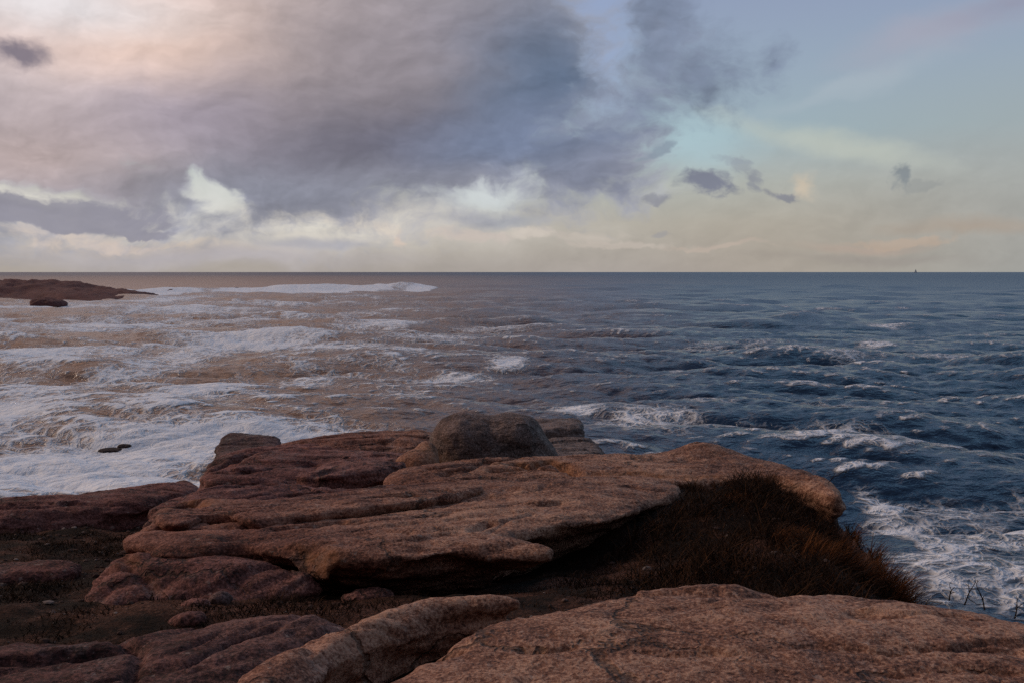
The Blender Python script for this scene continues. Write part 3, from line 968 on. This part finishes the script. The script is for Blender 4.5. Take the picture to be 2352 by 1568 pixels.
rock_slab([(-120, 1510), (0, 1476), (150, 1466), (260, 1464), (310, 1450), (380, 1438), (480, 1425), (560, 1415), (640, 1411), (715, 1413),
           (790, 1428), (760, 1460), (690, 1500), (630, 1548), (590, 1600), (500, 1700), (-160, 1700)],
          (4.2, 4.17, 5.0, 4.21), M_SHADED, 'red granite slab with painted shade at the lower left corner', h=0.021, thick=0.4, edge=(0.05, 0.12), terr=0.012, under=0.0,
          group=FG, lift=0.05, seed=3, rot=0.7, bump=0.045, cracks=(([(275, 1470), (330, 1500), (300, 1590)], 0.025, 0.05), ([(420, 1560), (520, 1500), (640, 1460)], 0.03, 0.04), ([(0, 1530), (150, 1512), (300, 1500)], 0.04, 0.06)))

# the stepped outcrop
PD = (5.9, 4.25, 9.0, 4.12)
rock_slab([(268, 1240), (292, 1212), (345, 1192), (365, 1172), (400, 1160), (470, 1150), (620, 1153), (720, 1138), (800, 1130), (900, 1120),
           (960, 1110), (1100, 1103), (1200, 1097), (1300, 1096), (1400, 1097), (1500, 1099), (1565, 1105), (1578, 1118), (1560, 1140),
           (1480, 1165), (1400, 1188), (1300, 1208), (1190, 1224), (1240, 1238), (1298, 1254), (1250, 1262), (1100, 1264), (950, 1272),
           (850, 1278), (740, 1280), (700, 1270), (640, 1260), (560, 1246), (470, 1258), (360, 1262), (300, 1244)],
          PD, M_ROCK, 'largest slab of the outcrop, pale brown with a dark overhung front lip', h=0.021, thick=0.5,
          edge=(0.06, 0.11), rnd=0.03, under=0.9, under_at=0.04, grow=-0.04, rot=0.5, group=OUT, seed=4, bump=0.016, terr=0.014,
          cracks=(([(425, 1172), (450, 1192), (520, 1200), (565, 1192)], 0.08, 0.16, 0.9), ([(640, 1270), (700, 1262), (745, 1275)], 0.05, 0.08, 0.8),
                  ([(835, 1162), (899, 1152), (955, 1156)], 0.035, 0.10, 0.3), ([(715, 1218), (745, 1208), (782, 1203)], 0.035, 0.10, 0.3),
                  ([(791, 1238), (883, 1231), (939, 1237)], 0.04, 0.03), ([(1087, 1226), (1123, 1209)], 0.04, 0.06), ([(858, 1181), (900, 1180)], 0.03, 0.05),
                  ([(560, 1192), (700, 1180), (850, 1176), (1000, 1170)], 0.025, 0.05), ([(292, 1214), (340, 1205), (420, 1208)], 0.03, 0.08),
                  ([(365, 1176), (430, 1168), (560, 1160), (700, 1150)], 0.03, 0.07),
                  ([(720, 1160), (830, 1152), (940, 1148)], 0.03, 0.05), ([(640, 1222), (760, 1210), (830, 1200)], 0.03, 0.04),
                  ([(1120, 1230), (1160, 1205), (1220, 1190)], 0.025, 0.03), ([(300, 1215), (420, 1222), (600, 1216)], 0.04, 0.05)),
          bumps=((420, 1180, 0.35, 0.3, 0.05), (1300, 1130, 0.9, 0.5, 0.03)))
rock_slab([(195, 1350), (208, 1325), (232, 1302), (255, 1268), (300, 1250), (400, 1262), (560, 1256), (700, 1280), (735, 1303), (702, 1316),
           (620, 1333), (500, 1344), (400, 1352), (300, 1370), (240, 1374)],
          (5.95, 4.09, 6.5, 4.21), M_RED, 'low rounded red granite bed under the left end of the largest slab', h=0.021, thick=0.4,
          edge=(0.10, 0.16), under=0.2, group=OUT, seed=5, rot=0.7, bump=0.045, side=0.09,
          cracks=(([(285, 1262), (300, 1300), (350, 1340)], 0.04, 0.05, 0.5), ([(240, 1300), (290, 1305)], 0.03, 0.05)))
rock_slab([(349, 1163), (365, 1148), (396, 1130), (440, 1118), (486, 1108), (560, 1104), (620, 1099), (720, 1104), (850, 1106), (930, 1098),
           (1010, 1088), (1020, 1112), (900, 1130), (720, 1150), (620, 1166), (500, 1164), (420, 1166)],
          (7.9, 4.15, 8.9, 4.15), M_RED, 'thin reddish bed between the largest slab and the smooth rear slab', h=0.021, thick=0.4,
          edge=(0.09, 0.14), group=OUT, seed=6, rot=0.7, bump=0.045, side=0.08,
          cracks=(([(400, 1142), (480, 1130), (560, 1118), (620, 1112)], 0.04, 0.12), ([(540, 1148), (680, 1132), (800, 1124), (930, 1122)], 0.04, 0.14),
                  ([(700, 1116), (811, 1127), (859, 1121)], 0.03, 0.08)))
rock_slab([(455, 1084), (462, 1070), (500, 1047), (560, 1033), (640, 1022), (720, 1010), (760, 1004), (820, 1006), (900, 1028), (960, 1040),
           (940, 1062), (880, 1080), (760, 1090), (666, 1097), (560, 1106), (480, 1110), (462, 1098)],
          (9.2, 4.06, 11.4, 4.02), M_RED, 'smooth mauve slab sloping down at the outcrop\'s left seaward corner', h=0.024, thick=0.6,
          edge=(0.10, 0.2), group=OUT, seed=7, bump=0.045, cracks=(([(466, 1082), (520, 1062), (600, 1048), (690, 1040)], 0.05, 0.12, 0.3), ([(560, 1092), (640, 1080), (716, 1068)], 0.04, 0.10)))
rock_slab([(660, 1098), (715, 1076), (740, 1060), (790, 1046), (850, 1048), (930, 1052), (945, 1058), (880, 1082), (800, 1094)],
          (9.2, 4.14, 10.2, 4.17), M_RED, 'small lens shaped ledge left of the big boulder', name='rock_ledge', cat='rock ledge', h=0.021, thick=0.35,
          edge=(0.07, 0.15), group=OUT, seed=8, rot=0.7, bump=0.045)
rock_slab([(880, 1090), (960, 1066), (1060, 1052), (1130, 1045), (1180, 1050), (1280, 1044), (1400, 1041), (1500, 1041), (1550, 1037), (1575, 1031),
           (1610, 1029), (1660, 1031), (1700, 1039), (1760, 1047), (1800, 1056), (1840, 1071), (1885, 1086), (1918, 1104), (1942, 1130), (1905, 1132), (1870, 1114),
           (1800, 1096), (1720, 1094), (1640, 1097), (1560, 1107), (1480, 1108), (1350, 1107), (1200, 1110), (1000, 1118), (900, 1118)],
          (8.6, 4.16, 9.9, 4.20), M_ROCK, 'long tan slab across the crest, running right from the big boulder', h=0.021, thick=0.45,
          edge=(0.07, 0.14), group=OUT, seed=9, bump=0.018, terr=0.012,
          cracks=(([(1187, 1077), (1219, 1081), (1259, 1069), (1291, 1075), (1323, 1093)], 0.05, 0.15, 0.9), ([(1019, 1100), (1079, 1089), (1139, 1069), (1191, 1059)], 0.035, 0.13, 0.2),
                  ([(940, 1092), (1040, 1084), (1140, 1066)], 0.04, 0.06), ([(1130, 1092), (1230, 1086), (1290, 1090)], 0.035, 0.06, 0.5),
                  ([(1320, 1096), (1450, 1092), (1560, 1096), (1640, 1092)], 0.04, 0.02, 0.8)),
          bumps=((1612, 1044, 0.32, 0.3, 0.09), (1590, 1038, 0.10, 0.10, 0.02)))

rock_slab([(352, 1182), (396, 1160), (468, 1149), (620, 1152), (720, 1138), (850, 1127), (960, 1118), (1080, 1110), (1120, 1118), (1020, 1140),
           (890, 1160), (760, 1176), (640, 1188), (570, 1196), (540, 1182), (500, 1178), (455, 1184), (430, 1200), (370, 1198)],
          (7.0, 4.275, 8.6, 4.225), M_ROCK, 'thin upper bed lying on the back left of the largest slab, notched at its front', h=0.02, thick=0.14,
          edge=(0.02, 0.05), rnd=0.02, under=0.5, under_at=0.03, side=0.06, lift=0.0, terr=0.012, bump=0.014, rot=0.5, group=OUT, seed=20,
          cracks=(([(835, 1150), (899, 1142), (955, 1140)], 0.03, 0.06, 0.3), ([(440, 1170), (560, 1168), (700, 1156)], 0.025, 0.05)))

# rocks on the seaward rim
rock_slab([(600, 1017), (640, 1011), (700, 999), (760, 986), (800, 981), (880, 978), (960, 980), (1010, 985), (1010, 1048), (940, 1054),
           (860, 1040), (760, 1045), (660, 1036)],
          (10.8, 4.02, 12.4, 4.13), M_ROCK, 'tan humped slab on the rim behind and left of the big boulder', h=0.024, thick=0.9, edge=(0.12, 0.25),
          group=REAR, seed=10, bump=0.04, cracks=(([(760, 1030), (850, 1022), (930, 1026)], 0.05, 0.05),))
rock_slab([(497, 1046), (500, 1026), (512, 1010), (545, 1006), (600, 1010), (645, 1013), (650, 1034), (580, 1044), (520, 1052)],
          (10.9, 4.0, 12.0, 4.02), M_GREY, 'squarish dark block at the far left end of the rim', name='rock_block', cat='rock', h=0.021, thick=0.9, edge=(0.04, 0.06),
          under=0.0, group=REAR, seed=11, bump=0.03)
rock_slab([(1232, 1048), (1240, 990), (1300, 985), (1350, 987), (1378, 995), (1390, 1018), (1392, 1048)],
          (11.9, 3.94, 13.2, 3.95), M_GREY, 'squared off brown block on the rim right of the big boulder', name='rock_block', cat='rock', h=0.024, thick=1.0,
          edge=(0.05, 0.08), under=-0.05, lift=-0.05, group=REAR, seed=12, bump=0.03)
rock_slab([(1200, 975), (1230, 964), (1290, 961), (1330, 962), (1342, 972), (1338, 990), (1200, 995)],
          (14.2, 3.72, 15.2, 3.80), M_GREY, 'flat dark slab poking out farthest to sea behind the big boulder', h=0.024, thick=0.7, edge=(0.05, 0.07),
          under=0.1, lift=0.06, terr=0.01, group=REAR, seed=13, bump=0.02)
rock_slab([(-200, 1172), (-60, 1150), (0, 1138), (100, 1129), (200, 1119), (300, 1106), (400, 1091), (440, 1087), (460, 1094), (456, 1106),
           (400, 1128), (330, 1148), (200, 1164), (100, 1176), (-60, 1192), (-200, 1205)],
          (11.0, 3.5, 12.4, 3.5), M_RED, 'long low rock ledge bounding the foam at the left edge', name='rock_ledge', cat='rock ledge', h=0.024, thick=0.7,
          edge=(0.12, 0.25), rnd=0.1, under=-0.5, group=REAR, seed=14, bump=0.04)

# the big boulder sitting on the crest
bx = lambda px, d: (px - 1176) * K * d
rock_blob([(bx(1112, 11.05), 11.05, 3.90, 0.64, 0.46, 0.46), (bx(1060, 11.0), 11.02, 4.12, 0.29, 0.34, 0.26), (bx(1168, 11.1), 11.05, 4.16, 0.33, 0.36, 0.27),
           (bx(1230, 11.1), 11.1, 3.86, 0.24, 0.36, 0.24)],
          M_GREY, 'big rounded grey boulder with a saddle in its top, crowning the outcrop', 'boulder', 'boulder', h=0.02, k=0.20, amp=0.06, pw=2.0, seed=3.3,
          stain_at=(bx(975, 10.6), 10.55, 3.95, 0.28))
rock_blob([(bx(955, 10.3), 10.3, 4.02, 0.22, 0.22, 0.13), (bx(978, 10.5), 10.5, 4.06, 0.12, 0.16, 0.16)],
          M_ROCK, 'orange stained rock wedged against the big boulder\'s left foot', 'rock', 'rock', h=0.02, k=0.08, amp=0.04, seed=5.1,
          stain_at=(bx(975, 10.4), 10.3, 4.05, 0.2))


def gz(x, y):
    return float(ground_z(np.array([[x]]), np.array([[y]]))[0, 0])


# loose stones lying in the soil
def stone(px, py, zg, r, mat, label, seed, rot=0.0):
    x, y, _ = hit(px, py, zg)
    z = gz(x, y)
    rock_blob([(x - r[0] * 0.3 * math.cos(rot), y - r[0] * 0.3 * math.sin(rot), z + r[2] * 0.3, r[0] * 0.75, r[1], r[2]),
               (x + r[0] * 0.35 * math.cos(rot), y + r[0] * 0.35 * math.sin(rot), z + r[2] * 0.45, r[0] * 0.6, r[1] * 0.85, r[2])],
              mat, label, 'stone', 'stone', h=max(0.009, r[2] * 0.12), k=0.05, amp=r[2] * 0.35, seed=seed, freq=r[1] * 1.2, group='stones lying in the soil')


stone(506, 1384, 4.03, (0.075, 0.032, 0.035), M_GREY, 'small grey elongated stone on the soil below the low red bed', 1.2, 0.9)
stone(452, 1398, 4.03, (0.08, 0.04, 0.025), M_RED, 'dull red stone half sunk just left of the small grey elongated stone', 2.2, 0.6)
stone(850, 1352, 4.03, (0.16, 0.07, 0.04), M_RED, 'flat pinkish stone under the overhung lip of the largest slab', 3.4, 0.3)
stone(60, 1315, 3.82, (0.42, 0.26, 0.10), M_RED, 'flat triangular red stone lying on the dark soil at the left edge', 4.1, 0.3)
stone(430, 1440, 4.04, (0.10, 0.07, 0.04), M_RED, 'brown knobbly stone at the back edge of the shade-darkened red slab', 5.5, 0.1)

# ------------------------------------------------------------------ far left: headland and rocks in the surf
def headland():
    xs = np.linspace(-260, -60, 260)
    ys = np.linspace(180, 380, 180)
    X, Y = np.meshgrid(xs, ys, indexing='ij')
    xt = hit(330, 688, 0)[0]
    # long low spit tapering to the right
    t = np.clip((xt - X) / 75.0, 0, None)
    top = 4.2 * (1 - np.exp(-(t * 2.0) ** 1.2)) + 0.25
    yc = 228 + 42 * np.clip(t, 0, 3)
    wd = 15 + 24 * np.clip(t, 0, 3)
    u = np.abs(Y - yc) / wd
    z = top * np.clip(1 - u ** 2.2, -1, 1) ** 1.0
    z = np.where(u > 1, -(u - 1) * 6, z)
    z = z + 1.5 * fbm2(X / 8, Y / 12, 6, 0.6, 21) * sstep(u, 1.3, 0.6) * np.clip(0.5 + t, 0, 1) + 0.6 * fbm2(X / 2.5, Y / 3, 3, 0.6, 22)
    st = fbm2(X / 11, Y / 16, 4, 0.5, 23) * 5
    z = z + 0.35 * (np.floor(st) + sstep(st - np.floor(st), 0, 0.3)) * sstep(u, 1.15, 0.7) * np.clip(t * 2, 0, 1)
    z = np.where(X > xt - 8, z - (X + 8 - xt) * 0.7, z)
    V = np.stack([X, Y, np.maximum(z, -3)], -1).reshape(-1, 3)
    o = link_mesh('headland', V, grid_faces(len(xs), len(ys))[:, ::-1], M_FAR, attrs={'stain': np.zeros(len(V))})
    tag(o, 'low dark red headland tapering into the surf at far left', kind='structure')


headland()
SEA_R = 'rocks awash in the sea'


def sea_rock(px, py, w, hgt, dep, label, seed, mat=M_FAR):
    x, y, _ = hit(px, py, 0)
    s = y * K
    a, b_ = w * s / 2, hgt * s
    rock_blob([(x - a * 0.3, y, b_ * 0.1, a * 0.7, dep, b_ * 0.95), (x + a * 0.35, y, 0, a * 0.65, dep * 0.8, b_ * 0.75)], mat, label, 'sea_rock', 'rock',
              h=max(a, dep) / 22, k=b_ * 0.5, amp=b_ * 0.25, seed=seed, freq=a * 0.5, group=SEA_R)


sea_rock(112, 700, 74, 15, 4.0, 'small dark red islet in the foam in front of the headland', 1.0)
sea_rock(395, 672, 18, 7, 3.0, 'low rock tip showing in the breaker just right of the headland', 2.0)
sea_rock(545, 668, 14, 7, 3.0, 'little rock tip in the breaker, farther right of the headland', 3.0)
sea_rock(254, 1033, 50, 5, 0.35, 'flat black rock awash in the foam, the larger of two', 4.0, M_WET)
sea_rock(286, 1024, 30, 5, 0.25, 'small black rock awash beside the larger flat black one', 5.0, M_WET)

# ------------------------------------------------------------------ sailing boat on the horizon
def build_boat():
    x0, y0, _ = hit(2103, 625.9, 0)
    y0 = 6000.0
    x0 = ray(2103, 625)[0] * y0 / ray(2103, 625)[1]
    e = bpy.data.objects.new('sailing_boat', None)
    COL.objects.link(e)
    e.location = (x0, y0, 0)
    tag(e, 'tiny grey sailing boat on the horizon at far right', 'sailing boat')
    m, t, b = new_mat('boat_grey')
    b.inputs['Base Color'].default_value = (0.4, 0.41, 0.43, 1)
    ms, t, b = new_mat('sail_cloth')
    b.inputs['Base Color'].default_value = (0.75, 0.75, 0.76, 1)
    # hull: lofted sections
    ss = np.linspace(-9, 9, 17)
    V = []
    for s in ss:
        wdt = 2.3 * (1 - abs(s / 9.3) ** 2.4)
        sheer = 1.6 + 0.9 * (s / 9) ** 2
        for a in np.linspace(0, np.pi, 9):
            V.append((x0 + s, y0 + wdt * math.cos(a), sheer - (sheer + 0.6) * math.sin(a) ** 0.7))
    link_mesh('hull', np.array(V), grid_faces(17, 9), m, parent=e, origin=(x0, y0, 0))

    def tube(name, p, q, r0, r1, mat):
        p, q = np.array(p), np.array(q)
        d = (q - p) / np.linalg.norm(q - p)
        u = np.cross(d, (0, 1, 0.01))
        u /= np.linalg.norm(u)
        w = np.cross(d, u)
        a = np.linspace(0, 2 * np.pi, 9)
        V = [c + r * (math.cos(k) * u + math.sin(k) * w) for c, r in ((p, r0), (q, r1)) for k in a]
        link_mesh(name, np.array(V), grid_faces(2, 9), mat, parent=e, origin=(x0, y0, 0))
    tube('mast', (x0 + 1, y0, 1), (x0 + 1, y0, 25), 0.22, 0.14, m)
    tube('boom', (x0 + 1, y0, 3.2), (x0 - 7, y0, 3.4), 0.15, 0.1, m)

    def sail(name, a, b_, c, belly):
        a, b_, c = map(np.array, (a, b_, c))
        n = 9
        V = []
        for off in (0, 0.06):
            for i in range(n):
                for j in range(n):
                    u, v = i / (n - 1), j / (n - 1)
                    p = a * (1 - u) + (b_ * (1 - v) + c * v) * u
                    V.append(p + np.array((0, belly * math.sin(math.pi * u) * math.sin(math.pi * v) + off, 0)))
        f = grid_faces(n, n)
        link_mesh(name, np.array(V), np.concatenate([f, f[:, ::-1] + n * n]), ms, parent=e, origin=(x0, y0, 0))
    sail('mainsail', (x0 + 0.7, y0, 24), (x0 + 0.7, y0, 3.6), (x0 - 6.8, y0, 3.8), 0.9)
    sail('jib', (x0 + 1.3, y0, 22), (x0 + 1.8, y0, 3.2), (x0 + 8.4, y0, 2.9), 0.7)


build_boat()

# ------------------------------------------------------------------ plants
def leaf_mat(name, c0, c1, c2):
    m, t, b = new_mat(name)
    geo = t.n.new('ShaderNodeNewGeometry')
    n = t.noise(geo.outputs['Position'], 3.0, 4, 0.6)
    rv = geo.outputs['Random Per Island']
    c = t.ramp(t.math('ADD', t.math('MULTIPLY', n, 0.5), t.math('MULTIPLY', rv, 0.5)), [(0.2, c0 + (1,)), (0.55, c1 + (1,)), (0.85, c2 + (1,))])
    t.l.new(c, b.inputs['Base Color'])
    b.inputs['Roughness'].default_value = 0.9
    b.inputs['Specular IOR Level'].default_value = 0.1
    return m


M_HEATH = leaf_mat('heath', (0.008, 0.005, 0.003), (0.024, 0.011, 0.006), (0.085, 0.035, 0.014))
M_DRY = leaf_mat('dry_grass', (0.030, 0.011, 0.005), (0.10, 0.036, 0.013), (0.25, 0.095, 0.034))
M_TWIG = leaf_mat('dead_stem', (0.012, 0.009, 0.008), (0.022, 0.016, 0.014), (0.04, 0.028, 0.022))


def blades(x, y, z, ln, wd, lean, lean_dir, r):
    """bent three-segment blades as thin strips"""
    n = len(x)
    az = r.random(n) * 2 * np.pi
    ux, uy = np.cos(az), np.sin(az)
    lx, ly = np.cos(lean_dir), np.sin(lean_dir)
    V = np.zeros((n, 7, 3), np.float32)
    for k, s in enumerate((0.0, 0.4, 0.75, 1.0)):
        hx = lean * ln * s ** 1.6
        hz = ln * s * np.sqrt(np.clip(1 - (lean * s * 0.8) ** 2, 0.05, 1))
        cx, cy, cz = x + lx * hx, y + ly * hx, z + hz
        ww = wd * (1 - s ** 2 * 0.9)
        if k < 3:
            V[:, 2 * k] = np.stack([cx - ux * ww, cy - uy * ww, cz], 1)
            V[:, 2 * k + 1] = np.stack([cx + ux * ww, cy + uy * ww, cz], 1)
        else:
            V[:, 6] = np.stack([cx, cy, cz], 1)
    b = np.arange(n)[:, None] * 7
    F = np.concatenate([b + np.array([[0, 1, 3, 2]]), b + np.array([[2, 3, 5, 4]]), b + np.array([[4, 5, 6, 6]])])
    return V.reshape(-1, 3), F


def link_blades(name, V, F, mat, origin):
    q = F[F[:, 2] != F[:, 3]]
    tr = F[F[:, 2] == F[:, 3]][:, :3]
    tri = np.concatenate([q[:, [0, 1, 2]], q[:, [0, 2, 3]], tr])
    return link_mesh(name, V, tri, mat, smooth=False, origin=origin)


def free_of_rock(x, y, m=0.02):
    ok = np.ones(len(x), bool)
    for P in SLAB_POLYS:
        lo, hi_ = P.min(0) - 0.1, P.max(0) + 0.1
        s = (x > lo[0]) & (x < hi_[0]) & (y > lo[1]) & (y < hi_[1])
        i = np.nonzero(s)[0]
        if len(i):
            dd = poly_sdf(x[i], y[i], P)
            ok[i[dd < m]] = False
    return ok


def build_heath():
    r = np.random.default_rng(5)
    n = 230000
    x = r.uniform(-7.5, 2.75, n)
    y = r.uniform(4.2, 12.2, n)
    keep = (np.abs(x) < y * 0.60 + 0.3) & (poly_sdf(x, y, LAND) < 0.12)
    cl = fbm2(x / 0.35, y / 0.35, 3, 0.5, 31)
    dens = 0.55 + 1.1 * cl + 0.5 * sstep(x, -0.6, 1.0) - 0.25 * sstep(x, -2.0, -3.5)
    gx, gy, _ = hit(1730, 1290, 4.05)
    dens -= 1.3 * np.exp(-((x - gx) / 0.25) ** 2 - ((y - gy) / 0.35) ** 2)
    gx, gy, _ = hit(1500, 1315, 4.05)
    dens -= 0.7 * np.exp(-((x - gx) / 0.5) ** 2 - ((y - gy) / 0.2) ** 2)
    keep &= r.random(n) < dens
    x, y, cl = x[keep], y[keep], cl[keep]
    keep = free_of_rock(x, y)
    x, y, cl = x[keep], y[keep], cl[keep]
    z = ground_z(x, y) - 0.01
    n = len(x)
    right = sstep(x, 0.2, 1.4)
    ln = (0.036 + 0.075 * right) * r.uniform(0.5, 1.6, n) * (1 + 1.5 * np.clip(cl, -0.5, 0.8))
    V, F = blades(x, y, z, ln, r.uniform(0.0012, 0.0040, n), r.uniform(0.5, 1.2, n), r.uniform(-3.14, 3.14, n), r)
    o = link_blades('heath', V, F, M_HEATH, (0, 6, 4))
    tag(o, 'dark brown heath and moss growing in the hollows between the slabs', 'heath', kind='stuff')


build_heath()


def tuft(px, py, zg, n, ln, spread, label, seed, lean=0.8, ldir=-0.15, x=None, y=None):
    r = np.random.default_rng(seed)
    if x is None:
        x, y, _ = hit(px, py, zg)
    a, q = r.random(n) * 2 * np.pi, np.sqrt(r.random(n)) * spread
    xs, ys = x + q * np.cos(a), y + q * np.sin(a)
    zs = ground_z(xs, ys) - 0.02
    V, F = blades(xs, ys, zs, ln * r.uniform(0.4, 1.2, n), r.uniform(0.0015, 0.003, n), np.clip(r.normal(lean, 0.22, n), 0.1, 1.1),
                  r.normal(ldir, 0.55, n), r)
    o = link_blades('grass_tuft', V, F, M_DRY, (x, y, float(zs.min())))
    tag(o, label, 'grass', 'windblown grass tufts on the right brink')


tuft(2015, 1225, 4.15, 420, 0.20, 0.10, 'reddish grass tuft highest up the right brink', 41, 0.7, 0.3)
tuft(2040, 1275, 4.1, 600, 0.26, 0.13, 'long windblown grass tuft streaming right halfway down the brink', 42, 0.9)
tuft(2090, 1320, 4.05, 700, 0.26, 0.13, 'thick windblown grass tuft nearest the broad foreground slab, at the brink', 43, 0.9)
tuft(1960, 1300, 4.05, 500, 0.22, 0.14, 'brown grass tuft set in from the brink behind the foreground slab', 44, 0.8)
tuft(1880, 1320, 4.05, 420, 0.17, 0.13, 'short brown grass tuft in the hollow behind the foreground slab', 45, 0.6)
tuft(1800, 1262, 4.05, 320, 0.15, 0.11, 'rusty grass tuft beside the bare reddish gravel', 46, 0.8)
tuft(2070, 1255, 4.05, 600, 0.24, 0.12, 'rusty windblown tuft between the highest tuft and the long streaming one', 48, 0.95)
tuft(2120, 1350, 4.0, 600, 0.24, 0.12, 'lowest rusty tuft, tucked against the foreground slab\'s back edge', 49, 0.95)
tuft(1985, 1260, 4.1, 500, 0.20, 0.14, 'broad rusty tuft just inside the brink', 50, 0.85)
tuft(1820, 1240, 4.15, 420, 0.16, 0.16, 'dull rusty tuft in the middle of the heath slope', 51, 0.8)
tuft(1700, 1120, 4.25, 320, 0.085, 0.16, 'dark grass tuft under the front of the crest slab, left of two others', 52, 0.6)
tuft(1790, 1115, 4.25, 320, 0.085, 0.15, 'dark grass tuft under the front of the crest slab, between two others', 53, 0.6)
tuft(1945, 1165, 4.2, 380, 0.17, 0.10, 'dark reddish tuft on the brink just below the bare branching twig', 54, 0.8)
tuft(1900, 1125, 4.25, 260, 0.09, 0.10, 'small dark grass tuft under the right end of the crest slab', 47, 0.6)


def stem_plant(x, y, z, hgt, label, seed, lean=(0.2, 0.0), nb=5, r0=0.004):
    r = np.random.default_rng(seed)
    segs = []

    def branch(p, d, L, rad, lev):
        n = 6
        pts = [np.array(p)]
        dd = np.array(d, float)
        for i in range(n):
            dd = dd + r.normal(0, 0.13, 3) + np.array((0, 0, 0.03))
            dd /= np.linalg.norm(dd)
            pts.append(pts[-1] + dd * L / n)
        segs.append((pts, rad))
        if lev < 2:
            for k in range(nb if lev == 0 else 3):
                i = r.integers(2, n + 1)
                nd = dd + r.normal(0, 0.6, 3)
                nd /= np.linalg.norm(nd)
                branch(pts[i], nd, L * r.uniform(0.3, 0.5), rad * 0.6, lev + 1)
    branch((x, y, z), (lean[0], lean[1], 1), hgt, r0, 0)
    Vs, Fs, off = [], [], 0
    a = np.linspace(0, 2 * np.pi, 6)[:-1]
    for pts, rad in segs:
        n = len(pts)
        for i, p in enumerate(pts):
            rr = rad * (1 - 0.6 * i / (n - 1))
            d = pts[min(i + 1, n - 1)] - pts[max(i - 1, 0)]
            d /= np.linalg.norm(d)
            u = np.cross(d, (0.3, 0.9, 0.2))
            u /= np.linalg.norm(u)
            w = np.cross(d, u)
            Vs.append(p + rr * (np.cos(a)[:, None] * u + np.sin(a)[:, None] * w))
        for i in range(n - 1):
            for j in range(5):
                q = off + i * 5
                Fs.append((q + j, q + (j + 1) % 5, q + 5 + (j + 1) % 5, q + 5 + j))
        off += n * 5
    o = link_mesh('dead_plant', np.concatenate(Vs), np.array(Fs), M_TWIG, origin=(x, y, z))
    tag(o, label, 'dead plant', 'dead stems on the right brink')


def stem_at(px, py, d, hgt, label, seed, lean, nb=5):
    rx, ry, rz = ray(px, py)
    t = d / ry
    stem_plant(rx * t, d, CAM_H + rz * t, hgt, label, seed, lean, nb)


stem_at(1895, 1115, 8.6, 0.24, 'bare branching twig leaning over the water at the crest slab\'s end', 61, (1.2, 0), 4)
stem_at(2180, 1378, 5.0, 0.10, 'short bare stem just right of the grass on the brink', 62, (0.2, 0.1), 3)
stem_at(2215, 1388, 4.9, 0.14, 'bare stem with two side twigs behind the foreground slab', 63, (0.5, 0.1), 3)
stem_at(2262, 1400, 4.8, 0.12, 'thickest bare stem standing behind the foreground slab', 64, (-0.1, 0.1), 3)
stem_at(2330, 1420, 4.7, 0.08, 'rightmost bare stem, at the edge of the foreground slab', 65, (0.6, 0.1), 3)


# ------------------------------------------------------------------ gravel on the bare soil
def build_gravel():
    r = np.random.default_rng(8)
    n = 6000
    x = r.uniform(-6.5, 2.2, n)
    y = r.uniform(4.3, 11, n)
    w = 0.25 + 0.9 * sstep(x, -1.6, -3.0)
    gx, gy, _ = hit(1730, 1290, 4.05)
    w = w + 1.2 * np.exp(-((x - gx) / 0.3) ** 2 - ((y - gy) / 0.4) ** 2)
    k = (r.random(n) < w) & (np.abs(x) < y * 0.6) & (poly_sdf(x, y, LAND) < -0.2)
    x, y = x[k], y[k]
    k = free_of_rock(x, y, 0.03)
    x, y = x[k], y[k]
    z = ground_z(x, y)
    phi = (1 + 5 ** 0.5) / 2
    ico = np.array([(-1, phi, 0), (1, phi, 0), (-1, -phi, 0), (1, -phi, 0), (0, -1, phi), (0, 1, phi), (0, -1, -phi), (0, 1, -phi),
                    (phi, 0, -1), (phi, 0, 1), (-phi, 0, -1), (-phi, 0, 1)]) / 1.902
    fc = np.array([(0, 11, 5), (0, 5, 1), (0, 1, 7), (0, 7, 10), (0, 10, 11), (1, 5, 9), (5, 11, 4), (11, 10, 2), (10, 7, 6), (7, 1, 8),
                   (3, 9, 4), (3, 4, 2), (3, 2, 6), (3, 6, 8), (3, 8, 9), (4, 9, 5), (2, 4, 11), (6, 2, 10), (8, 6, 7), (9, 8, 1)])
    n = len(x)
    s = 0.004 + 0.024 * r.random(n) ** 4
    P = ico[None] * s[:, None, None] * r.uniform(0.7, 1.3, (n, 12, 1)) * np.stack([r.uniform(0.8, 1.5, n), r.uniform(0.8, 1.2, n), r.uniform(0.4, 0.8, n)], 1)[:, None]
    P = P + np.stack([x, y, z + s * 0.3], 1)[:, None]
    F = (fc[None] + 12 * np.arange(n)[:, None, None]).reshape(-1, 3)
    m = leaf_mat('pebble', (0.03, 0.016, 0.013), (0.08, 0.045, 0.036), (0.26, 0.21, 0.19))
    o = link_mesh('gravel', P.reshape(-1, 3), F, m, smooth=False, origin=(0, 6, 4))
    tag(o, 'small pale and reddish gravel scattered over the dark soil', 'gravel', kind='stuff')


build_gravel()
